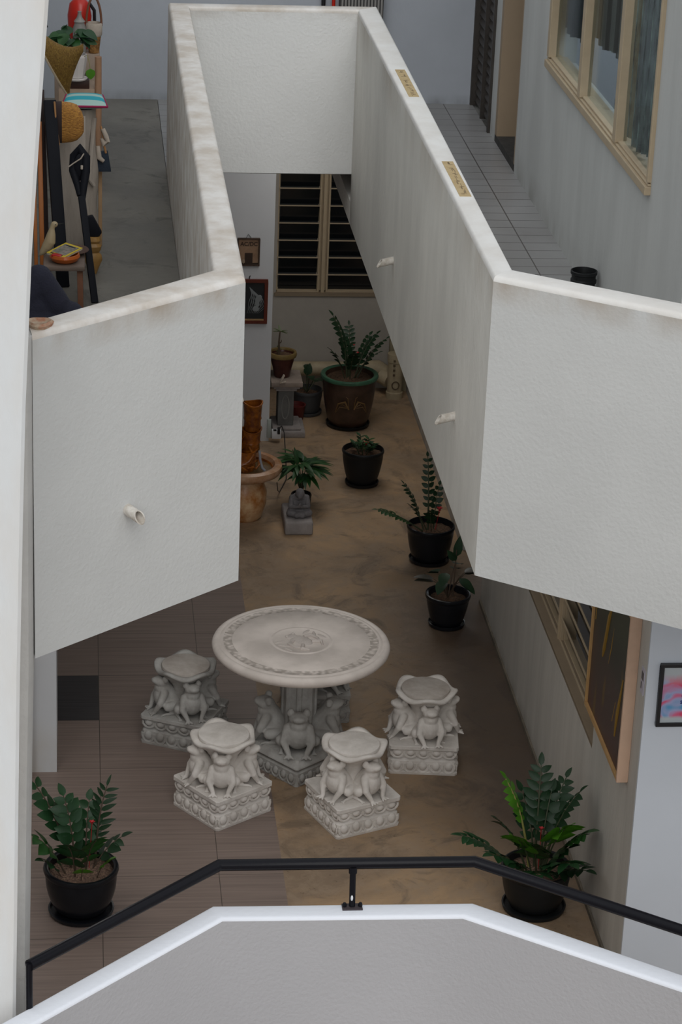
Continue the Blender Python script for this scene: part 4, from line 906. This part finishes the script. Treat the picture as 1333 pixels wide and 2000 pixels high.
# ================================================================== HANDRAIL
t = thing('handrail', 'bent black metal handrail above the near white parapet', 'handrail', (0, 0, 0))
b_ = MB(); b_.tube([(-.192, 7.993, 1.68), (.547, 8.692, 1.68), (1.577, 8.687, 1.68), (2.306, 8.147, 1.68), (4.0, 6.89, 1.68)], .0225, 20); part('rail', b_, BLACKP, t)
b_ = MB(); b_.tube([(-.192, 7.995, 1.69), (-.194, 7.985, .98)], .013, 12); part('end_post', b_, BLACKP, t)
b_ = MB(); b_.tube([(1.083, 8.675, 1.66), (1.083, 8.652, 1.506)], .0125, 14); b_.tube([(1.083, 8.678, 1.67), (1.083, 8.674, 1.645)], .017, 14); p_ = part('post', b_, BLACKP, t)
part('paint_chip', MB().ell((1.080, 8.645, 1.546), (.005, .003, .013)), WHITEP, p_)
p_ = part('base_plate', MB().box(1.042, 8.625, 1.5, 1.124, 8.672, 1.506), mat('dark_bracket_steel', (.045, .035, .04), .6, .2, 40), t, bevel=.001)
for x in (1.052, 1.116): part('bolt', MB().lathe([(0, 0), (.009, 0), (.009, .008), (.006, .016), (0, .017)], c=(x, 8.650, 1.506), n=8), BLACKP, p_)

# ================================================================== THE SMALL BUCKET ON THE RIGHT GALLERY
t = thing('black_bucket', 'small black plastic bucket against the wall on the right gallery', 'bucket', (2.535, 12.0, ZU))
b_ = MB(); b_.lathe([(0, 0), (.050, 0), (.054, .01), (.060, .13), (.066, .135), (.066, .15), (.061, .155), (.062, .175), (.068, .18), (.068, .195), (.062, .197), (.056, .17), (.050, .02), (0, .02)], n=36); part('bucket_body', b_, BLACKM, t)

# ================================================================== THINGS SEEN THROUGH THE UPPER WINDOW
def chair_like(loc, label, m_):
    t = thing('office_chair', label, 'chair', loc, R(50))
    part('backrest', MB().box(-.20, -.03, .52, .20, .03, .95), m_, t, bevel=.03, seg=3); part('seat', MB().box(-.22, -.42, .42, .22, .0, .50), m_, t, bevel=.03, seg=3)
    part('back_band', MB().box(-.19, -.035, .60, .19, .035, .70), mat('pale_band', (.42, .44, .44), .8), t, bevel=.01)
    b_ = MB(); b_.tube([(0, -.2, .42), (0, -.2, .08)], .03, 10)
    for k_ in range(5): b_.tube([(0, -.2, .08), (.25*math.cos(k_*1.257), -.2+.25*math.sin(k_*1.257), .02)], .018, 8)
    part('stand', b_, BLACKM, t)
STRP = None
M_, n, l, b, tcn = new_nodes('striped_fabric', .9)
wv = n.new('ShaderNodeTexWave'); wv.inputs['Scale'].default_value = 7; wv.bands_direction = 'Y'; l.new(tcn.outputs['Object'], wv.inputs['Vector']); cr = n.new('ShaderNodeValToRGB'); cr.color_ramp.interpolation = 'CONSTANT'
cr.color_ramp.elements[0].color = (.05, .045, .045, 1); cr.color_ramp.elements[1].position = .5; cr.color_ramp.elements[1].color = (.36, .35, .33, 1); l.new(wv.outputs[0], cr.inputs[0]); l.new(cr.outputs[0], b.inputs['Base Color']); STRP = M_
def hanging(x, y0, y1, z0, z1, label, m_, seed):
    rd = random.Random(seed); n_ = 40; v = []; f = []
    for i in range(n_+1):
        y = y0+(y1-y0)*i/n_; dx = .018*math.sin(i*.9)
        for z in (z0+.02*math.sin(i*.16), (z0+z1)/2, z1):
            v += [(x+dx, y, z), (x+dx+.008, y, z)]
    for i in range(n_):
        a = i*6; c = a+6
        for q in (0, 2): f += [(a+q, a+q+2, c+q+2, c+q), (a+q+1, c+q+1, c+q+3, a+q+3)]
        f += [(a, c, c+1, a+1), (a+4, a+5, c+5, c+4)]
    f += [(0, 1, 3, 2), (2, 3, 5, 4), (n_*6, n_*6+2, n_*6+3, n_*6+1), (n_*6+2, n_*6+4, n_*6+5, n_*6+3)]
    return tag(part('hanging_cloth', MB().add(v, f), m_, sharp=80), label, 'cloth')
hanging(2.70, 13.20, 13.75, 4.02, 5.3, 'plain grey pleated cloth hanging behind the far left upper pane', mat('grey_pleated', (.10, .10, .11), .9), 1)
hanging(2.72, 12.35, 13.00, 4.12, 5.3, 'striped grey cloth hanging behind the middle upper pane', STRP, 2)
hanging(2.655, 11.10, 11.74, 3.90, 5.3, 'dark cloth with pale smears behind the nearest upper pane', mat('smeared_dark_cloth', (.025, .028, .028), .8, .2, 20, 0, 9, col2=(.34, .42, .40), stretch=(4, 4, .9)), 3)
chair_like((3.12, 13.75, ZU), 'dark office chair with pale band inside the upper window', mat('dark_seat_fabric', (.03, .03, .028), .9))

# ================================================================== CLUTTER ON THE LEFT GALLERY
Z = ZU
# low wooden stool with things on it
t = thing('low_wooden_stool', 'low wooden stool with a grey brown seat and reddish legs by the left parapet', 'stool', (-.08, 12.02, Z))
part('seat', MB().box(-.10, -.14, .205, .105, .13, .232), STOOLW, t, bevel=.008)
for x, y in ((-.08, -.10), (.083, -.10), (-.08, .10), (.083, .10)): part('leg', MB().bar((x, y, 0), (x*.95, y, .207), .028, .028), LEGW, t, bevel=.003)
t = thing('clay_bowl', 'round orange clay bowl full of papers on the low stool', 'bowl', (-.075, 11.955, Z+.232))
b_ = MB(); b_.lathe([(0, 0), (.045, 0), (.066, .012), (.076, .03), (.072, .043), (.066, .044), (.064, .03), (.05, .014), (0, .012)], n=40); part('bowl_body', b_, BOWLO, t)
t = thing('magazine', 'yellow-bordered magazine lying across the orange clay bowl', 'magazine', (-.075, 11.975, Z+.282), R(-38))
t.rotation_euler = (R(6), R(4), R(-38))
part('pages', MB().box(-.052, -.075, -.006, .052, .075, .002), MAGW, t, smooth=False); part('cover', MB().box(-.053, -.076, .002, .053, .076, .004), MAGY, t, smooth=False)
part('cover_picture', MB().box(-.043, -.052, .004, .043, .060, .0048), MAGP, t, smooth=False); 
part('cover_print', MB().box(-.036, -.071, .004, .036, -.058, .005).box(-.03, .045, .0048, .03, .055, .0054), BLKF, t, smooth=False)
tag(part('red_packet', MB().bar((-.135, 11.93, Z+.272), (-.085, 11.91, Z+.268), .035, .022), REDW, bevel=.006), 'crumpled red packet poking out of the orange clay bowl', 'packet')
b_ = MB(); b_.lathe([(0, 0), (.045, 0), (.07, .010), (.085, .016), (.083, .020), (.06, .014), (0, .006)], c=(-.04, 12.085, Z+.24), n=36); tag(part('brown_plate', b_, PLATEB), 'dull brown plate resting at the back of the low stool', 'plate')
t = thing('carved_bird', 'carved pale wooden bird with a long dark beak standing on the low stool', 'carving', (-.155, 12.04, Z+.232))
b_ = MB(); P_ = [(-.045, 0, .006), (-.030, 0, .022), (-.008, 0, .050), (.008, 0, .080), (.014, 0, .115), (.018, 0, .145), (.024, 0, .163)]
b_.tube(P_, [.004, .016, .026, .028, .022, .013, .013], 14); b_.ell((.030, 0, .166), (.018, .014, .015)); link('body', voxel(b_, 'bird_body', BIRDW, .003, 3), t)
part('beak', MB().tube([(.042, 0, .165), (.075, -.005, .174)], [.004, .0012], 8), BLKF, t); part('eye', MB().ell((.036, -.013, .168), (.003,)*3), BLKF, t)
# timber pieces leaning on the clutter
def lean(name, label, cat, a, b, w_, d_, m_, bevel=.003): return tag(part(name, MB().bar(a, b, w_, d_), m_, bevel=bevel), label, cat)
lean('black_plank', 'wide black plank leaning among the clutter behind the wooden bird', 'plank', (-.085, 12.28, Z), (-.152, 12.62, 3.83), .062, .03, BLKW)
lean('orange_pole', 'orange timber pole leaning beside the column, the thicker right one', 'pole', (-.19, 12.42, Z), (-.205, 12.62, 3.72), .024, .02, ORW)
lean('orange_pole', 'orange timber pole leaning beside the column, the thinner left one', 'pole', (-.222, 12.40, Z), (-.235, 12.60, 3.62), .018, .02, ORW)
lean('dark_plank', 'dark slim plank behind the orange poles by the column', 'plank', (-.17, 12.55, Z), (-.195, 12.72, 3.86), .03, .02, BAND)
t = thing('black_easel', 'tall black wooden prop with a scrolled head and one long leg reaching the gallery floor', 'prop', (0, 0, 0))
part('leg', MB().bar((.074, 12.02, Z), (.008, 12.30, 3.42), .034, .02), BLKW, t, bevel=.003)
b_ = MB(); b_.tube([(.012, 12.30, 3.40), (.020, 12.33, 3.47), (.030, 12.36, 3.53), (.030, 12.38, 3.60), (.0, 12.39, 3.64), (-.03, 12.40, 3.60), (-.035, 12.38, 3.53), (-.01, 12.34, 3.46), (.0, 12.31, 3.42)], [.016, .02, .022, .022, .02, .02, .02, .018, .015], 12); b_.ell((0, 12.37, 3.55), (.03, .012, .07))
part('scrolled_head', b_, BLKW, t)
part('buckle', MB().box(.004, 12.345, 3.545, .016, 12.355, 3.565), RAG, t, bevel=.002)
b_ = MB(); b_.tube([(-.055, 12.36, 3.555), (-.03, 12.355, 3.575), (.005, 12.35, 3.60), (.02, 12.35, 3.625)], .0035, 6); tag(part('pale_cord', b_, RAG), 'pale cord looped across the black prop', 'cord')
# driftwood cabinet
t = thing('driftwood_post', 'rough pale driftwood trunk standing under the striped cushion', 'post', (.0, 12.98, Z))
b_ = MB(); v = []; f = []; n_ = 20; lv_ = 16; rd = random.Random(4)
for j in range(lv_+1):
    z = .765*j/lv_
    for i in range(n_):
        a = 2*PI*i/n_; r_ = 1+.10*math.sin(3*a+j*.3)+.05*rd.random(); v.append((.085*r_*math.cos(a)*(1+.06*math.sin(j*.9)), .08*r_*math.sin(a), z))
for j in range(lv_):
    for i in range(n_): f.append((j*n_+i, j*n_+(i+1) % n_, (j+1)*n_+(i+1) % n_, (j+1)*n_+i))
f += [tuple(range(n_-1, -1, -1)), tuple(lv_*n_+i for i in range(n_))]; b_.add(v, f); part('trunk', b_, DRIFT, t)
b_ = MB(); b_.tube([(.075, -.06, .72), (.06, -.085, .55), (.05, -.085, .40), (.075, -.08, .36)], [.014, .012, .012, .010], 8); b_.tube([(.03, -.085, .30), (.05, -.09, .15), (.035, -.09, .02)], [.012, .014, .016], 8); part('split_branch', b_, DRIFT, t)
lean('tan_plank', 'tan plank standing against the driftwood trunk on its right side', 'plank', (.108, 13.02, Z), (.108, 13.10, 3.42), .02, .03, TANW)
lean('driftwood_board', 'broad pale driftwood panel standing behind the black plank', 'panel', (-.05, 12.72, Z), (-.05, 12.83, 3.70), .16, .015, DRIFT)
# cushion
t = thing('striped_cushion', 'flat cyan and pale green striped cushion with magenta edging on the driftwood trunk', 'cushion', (.025, 12.97, Z+.775)); cu = MB(); nx, ny = 18, 14
def cz(u, v_): return .026*(max(0, (1-abs(u)**3))*max(0, (1-abs(v_)**3)))**.5
v = []; f = []; mi = []
for s_ in (1, -1):
    for j in range(ny+1):
        for i in range(nx+1):
            u = -1+2*i/nx; w_ = -1+2*j/ny; v.append((u*.118*(1-.12*(w_+1)/2*1.6), w_*.13, .022+s_*cz(u, w_)-.0*w_))
o1 = (nx+1)*(ny+1)
for j in range(ny):
    for i in range(nx):
        a = j*(nx+1)+i; mi_ = [0, 0, 0, 1, 1, 1, 1, 0, 0, 0, 1, 1, 0, 0][j]
        cu.m += [mi_, mi_]; cu.f += [(a, a+1, a+nx+2, a+nx+1), (o1+a, o1+a+nx+1, o1+a+nx+2, o1+a+1)]
cu.v = v; part('cushion_cover', cu, [SEAF, CYAN], t, sharp=80)
ed = [(-.118, -.13), (.118, -.13), (.118*.81, .13), (-.118*.81, .13), (-.118, -.13)]
b_ = MB(); b_.tube([(x, y, .022) for x, y in ed[:2]], .006, 8); b_.tube([(x, y, .022) for x, y in ed[1:3]], .005, 8); b_.tube([(x, y, .022) for x, y in ed[3:]], .005, 8); part('piping', b_, MAG, t)
# straw bag with dark band
t = thing('straw_bag', 'golden woven straw bag with a dark brown band, hanging beside the black plank', 'bag', (-.045, 12.62, 3.61))
b_ = MB(); v = []; f = []; n_ = 10
sec = [(-.075, .0, .215, .035), (-.045, .0, .215, .045), (.0, .005, .21, .05), (.03, .015, .20, .045), (.055, .04, .165, .035), (.066, .06, .13, .02)]
for x, z0, z1, d_ in sec:
    zc = (z0+z1)/2; rz_ = (z1-z0)/2
    for i in range(24):
        a = 2*PI*i/24; v.append((x, d_*math.cos(a), zc+rz_*math.copysign(abs(math.sin(a))**.6, math.sin(a))))
for j in range(len(sec)-1):
    for i in range(24): f.append((j*24+i, j*24+(i+1) % 24, (j+1)*24+(i+1) % 24, (j+1)*24+i))
f += [tuple(range(23, -1, -1)), tuple((len(sec)-1)*24+i for i in range(24))]; b_.add(v, f)
for i_ in range(48): b_.m[i_] = 1 if i_ < 24 else 0
part('bag_body', b_, [STRAW, BAND], t, sharp=60)
part('bag_strap', MB().tube([(-.082, -.03, .22), (-.075, -.04, .12), (-.06, -.045, 0)], .005, 6), BAGH, t)
# navy bag on the right of the trunk
t = thing('navy_bag', 'small navy canvas bag with tan handles hung at the right of the driftwood', 'bag', (.125, 13.0, 3.365))
b_ = MB(); b_.add([(-.035, -.012, .105), (.022, -.012, .11), (.04, -.018, 0), (-.04, -.018, 0), (-.035, .012, .105), (.022, .012, .11), (.04, .018, 0), (-.04, .018, 0)], [(0, 3, 2, 1), (4, 5, 6, 7), (0, 1, 5, 4), (1, 2, 6, 5), (2, 3, 7, 6), (3, 0, 4, 7)]); part('bag_body', b_, NAVYB, t, bevel=.004)
part('handle', MB().tube([(.012, -.012, .10), (.0, -.015, .15), (-.005, -.01, .20), (-.015, 0, .24)], .006, 8), BAGH, t)
b_ = MB(); b_.tube([(-.005, -.012, .23), (.012, -.02, .19), (.022, -.02, .165), (.0, -.02, .15), (-.012, -.02, .18)], [.012, .014, .010, .014, .008], 10); b_.tube([(-.03, -.02, .14), (-.025, -.03, .08), (0, -.03, .06)], [.012, .014, .010], 10); tag(part('cream_rag', b_, RAG), 'twisted cream rag tied above the navy canvas bag', 'rag'); bpy.data.objects['cream_rag'].location = (.125, 13.0, 3.365)
# ochre carved gourd with dark pouch
t = thing('ochre_vase', 'ribbed ochre ceramic vase on the gallery floor behind the black prop', 'vase', (.068, 12.52, Z))
b_ = MB(); b_.lathe([(0, 0), (.018, 0), (.028, .03), (.045, .075), (.042, .10), (.030, .115), (.040, .13), (.044, .15), (.034, .165), (.042, .18), (.036, .20), (.02, .20), (0, .195)], n=28, rf=lambda r, z, a: (r*(1+.06*math.sin(4*a+30*z)), 0)); part('vase_body', b_, OCHR, t)
b_ = MB(); b_.add([(-.04, -.02, .30), (.0, -.02, .31), (.048, -.02, .22), (.022, -.02, .19), (-.03, -.02, .20), (-.04, .02, .30), (.0, .02, .31), (.048, .02, .22), (.022, .02, .19), (-.03, .02, .20)], [(0, 4, 3, 2, 1), (5, 6, 7, 8, 9), (0, 1, 6, 5), (1, 2, 7, 6), (2, 3, 8, 7), (3, 4, 9, 8), (4, 0, 5, 9)])
o_ = tag(part('leather_pouch', b_, BLKW, bevel=.006), 'black leather pouch lying on top of the ochre vase', 'pouch'); o_.location = (.065, 12.52, Z)
# navy cloth and something brown on the parapet
b_ = MB(); b_.cap((-.21, 9.80, 3.70), (-.165, 9.80, 3.77), .07, .055, 16); b_.cap((-.165, 9.80, 3.77), (-.10, 9.80, 3.66), .055, .06, 16); b_.cap((-.10, 9.80, 3.64), (-.035, 9.80, 3.62), .055, .045, 16); b_.cap((-.035, 9.80, 3.62), (.0, 9.78, 3.56), .05, .045, 16)
b_.ell((-.2, 9.8, 3.55), (.12, .09, .2)); b_.ell((-.08, 9.8, 3.42), (.12, .08, .20)); b_.cap((-.22, 9.74, 3.62), (-.06, 9.73, 3.58), .035, .03, 12); b_.ell((-.1, 9.82, 3.13), (.20, .12, .20))
JK = link('navy_jacket', voxel(b_, 'navy_jacket', NAVY, .008, 4)); tag(JK, 'rumpled dark navy jacket heaped behind the left parapet, beside the column', 'jacket')
# back: planter, hat, baskets
t = thing('wooden_crate', 'tall peach-coloured wooden crate stand with a dark block, holding the white planter', 'crate', (-.0, 14.28, Z))
part('crate_body', MB().box(-.12, -.10, 0, .085, .12, .575), mat('peach_panel', (.40, .29, .21), .75, .1, 20, .2, 6), t, bevel=.004)
part('dark_block', MB().box(-.10, -.085, .575, .055, .10, .625), DKBR, t, bevel=.003)
part('corner_log', MB().tube([(.105, -.08, 0), (.105, -.08, .76)], .02, 12), mat('peach_log', (.42, .24, .14), .7, .2, 20, .2, 6), t)
t = thing('potted_pothos', 'pothos with a trailing leaf in a faceted white planter on the dark block', 'potted plant', (-.018, 14.22, Z+.625))
b_ = MB(); b_.lathe([(0, 0), (.060, 0), (.064, .008), (.060, .012), (.044, .010), (0, .010)], n=28); part('saucer', b_, WPOT, t)
b_ = MB(); b_.lathe([(0, .012), (.044, .012), (.062, .13), (.060, .145), (.054, .145), (.050, .12), (0, .12)], n=9); part('planter', b_, WPOT, t, smooth=False)
rd = random.Random(9)
for i in range(26):
    a = rd.uniform(0, 2*PI); r_ = rd.uniform(.02, .10); e_ = Vector((-.045+r_*math.cos(a)*1.0, r_*math.sin(a)*.7-.02, .20+rd.uniform(0, .10))); st = MB(); st.tube([(0, 0, .12), e_], .002, 5); so = part('stem', st, STEM, t)
    lv = MB(); leaf(lv, e_, (math.cos(a)-.2, math.sin(a)-.6, rd.uniform(-.8, .4)), (0, -.3, 1), .100, .070, fold=.15, droop=.3, seg=6); part('leaf', lv, LEAFM if i % 3 == 0 else LEAF, so)
st = MB(); st.tube([(.03, -.03, .13), (.06, -.05, .15), (.075, -.06, .10), (.078, -.06, .07)], .002, 5); so = part('stem', st, STEMY, t); lv = MB(); leaf(lv, (.078, -.062, .075), (.05, -.1, -1), (0, -1, .1), .062, .055, fold=.05, seg=7); part('leaf', lv, LEAFL, so)
st = MB(); st.tube([(.02, 0, .13), (.04, -.02, .24)], .002, 5); so = part('stem', st, STEM, t); lv = MB(); leaf(lv, (.04, -.02, .245), (1, -.2, -.45), (0, -1, .6), .085, .05, fold=.1, seg=7); part('leaf', lv, LEAFM, so)
t = thing('woven_cone', 'large mustard woven cane cone hat with a pale rim, hooked beside the column', 'hat', (0, 0, 0))
b_ = MB(); ring = []
tipc = Vector((.02, 13.30, 3.955)); v = []; f = []; n_ = 28; lv_ = 12
mo = [Vector((-.20, 13.46, 4.03)), Vector((-.085, 13.38, 3.66))]
# horn-shaped surface: wide mouth running down the left, narrowing to a stub on the right
for j in range(lv_+1):
    t_ = j/lv_; c_ = Vector((-.165, 13.43, 3.86)).lerp(tipc, t_)+Vector((0, 0, -.035*math.sin(PI*t_))); hh = .195*(1-t_)**1.6+.022; ww = .08*(1-t_)+.018
    ax = Vector((-.32+.32*t_, 0, 1)).normalized()
    ax = Vector((-.30*(1-t_)-.0, 0, 1)).normalized()
    for i in range(n_):
        a = 2*PI*i/n_; v.append(c_+ax*hh*math.cos(a)+Vector((0, 1, 0))*ww*math.sin(a)+Vector((.05*(1-t_)*math.cos(a)*-1, 0, 0)))
for j in range(lv_):
    for i in range(n_): f.append((j*n_+i, j*n_+(i+1) % n_, (j+1)*n_+(i+1) % n_, (j+1)*n_+i))
f += [tuple(range(n_-1, -1, -1)), tuple(lv_*n_+i for i in range(n_))]
b_.add(v, f); part('woven_body', b_, STRAWD, t, sharp=60)
part('hanging_wire', MB().tube([(-.17, 13.44, 4.03), (-.3, 13.45, 4.3), (-.5, 13.45, 4.45)], .004, 6), BLKF, t)
part('pale_rim', MB().tube([v[i] for i in range(n_)]+[v[0]], .006, 6), mat('cane_rim', (.42, .34, .24), .7), t)
t = thing('handled_basket', 'rattan basket with a tall brown loop handle and cream lining, at the back', 'basket', (.085, 15.0, 3.56))
b_ = MB(); b_.lathe([(0, 0), (.03, 0), (.038, .06), (.045, .12), (.043, .12), (.036, .06), (0, .01)], n=24); part('weave', b_, BSK, t)
b_ = MB(); b_.lathe([(.044, .10), (.050, .11), (.050, .17), (.044, .18), (.040, .15), (.040, .11), (.044, .10)], n=24); part('lining', b_, RAG, t)
b_ = MB(); b_.tube([(.045*math.cos(a)-.0, 0, .16+.17*math.sin(a)) for a in [PI*j/16 for j in range(17)]], .007, 8); part('handle', b_, LEGW, t)
t = thing('back_shelf', 'pale wooden crate holding the basket and enamel jar in the far left corner', 'shelf', (0, 15.05, Z)); part('shelf_body', MB().box(-.15, -.10, 0, .12, .12, .608), mat('peach_crate', (.34, .26, .2), .75, .1, 20, .2, 6), t, bevel=.004)
t = thing('enamel_jar', 'grey white enamel jar standing in front of a red kettle in the far left corner', 'jar', (.0, 14.985, 3.558))
b_ = MB(); b_.lathe([(0, 0), (.036, 0), (.040, .01), (.040, .15), (.030, .175), (.030, .185), (.034, .19), (.016, .215), (.010, .24), (.012, .25), (0, .252)], n=28); part('jar_body', b_, GREYI, t)
t = thing('red_kettle', 'shiny red enamel kettle with black handle in the far left corner', 'kettle', (-.0, 15.12, 3.558))
b_ = MB(); b_.lathe([(0, .0), (.05, .0), (.068, .10), (.072, .20), (.060, .27), (.03, .30), (0, .305)], n=32); part('kettle_body', b_, REDC, t)
part('handle', MB().tube([(.068, -.0, .10), (.09, 0, .16), (.088, 0, .23), (.06, 0, .27)], .010, 8), BLKF, t)
# panel at the far wall, above the back parapet
t = thing('slatted_panel', 'grey louvred appliance panel against the far upper wall', 'panel', (1.69, 16.28, Z))
mb = MB(); mb.box(0, .01, .0, .285, .11, 1.1)
part('casing', mb, mat('dark_casing', (.05, .05, .05), .6), t, smooth=False)
mb = MB()
for j in range(13): mb.box(.008+.0215*j, 0, .02, .008+.0215*j+.012, .012, 1.08)
part('slats', mb, mat('grey_slats', (.25, .24, .23), .6), t, smooth=False)
tag(part('red_pole', MB().tube([(1.652, 16.33, Z), (1.652, 16.35, 4.0)], .012, 10), REDC), 'thin red pole beside the louvred panel at the far wall', 'pole')
tag(part('black_umbrella', MB().tube([(1.585, 16.33, Z), (1.585, 16.35, 3.55), (1.59, 16.36, 3.95)], [.006, .012, .026], 10), BLKF), 'closed black umbrella leaning at the far wall behind the back parapet', 'umbrella')
# bread coloured scrap on the parapet top by the column
b_ = MB(); b_.lathe([(0, 0), (.045, 0), (.05, .012), (.04, .02), (.03, .012), (0, .010)], n=24, rf=lambda r, z, a: (r*(1+.12*math.sin(3*a)), 0)); o_ = tag(part('clay_dish', b_, mat('terracotta_scrap', (.36, .16, .09), .8, .2, 30, 0, 30, col2=(.46, .38, .28))), 'small rough terracotta dish on the left parapet top, next to the column', 'dish'); o_.location = (-.145, 8.655, ZT)
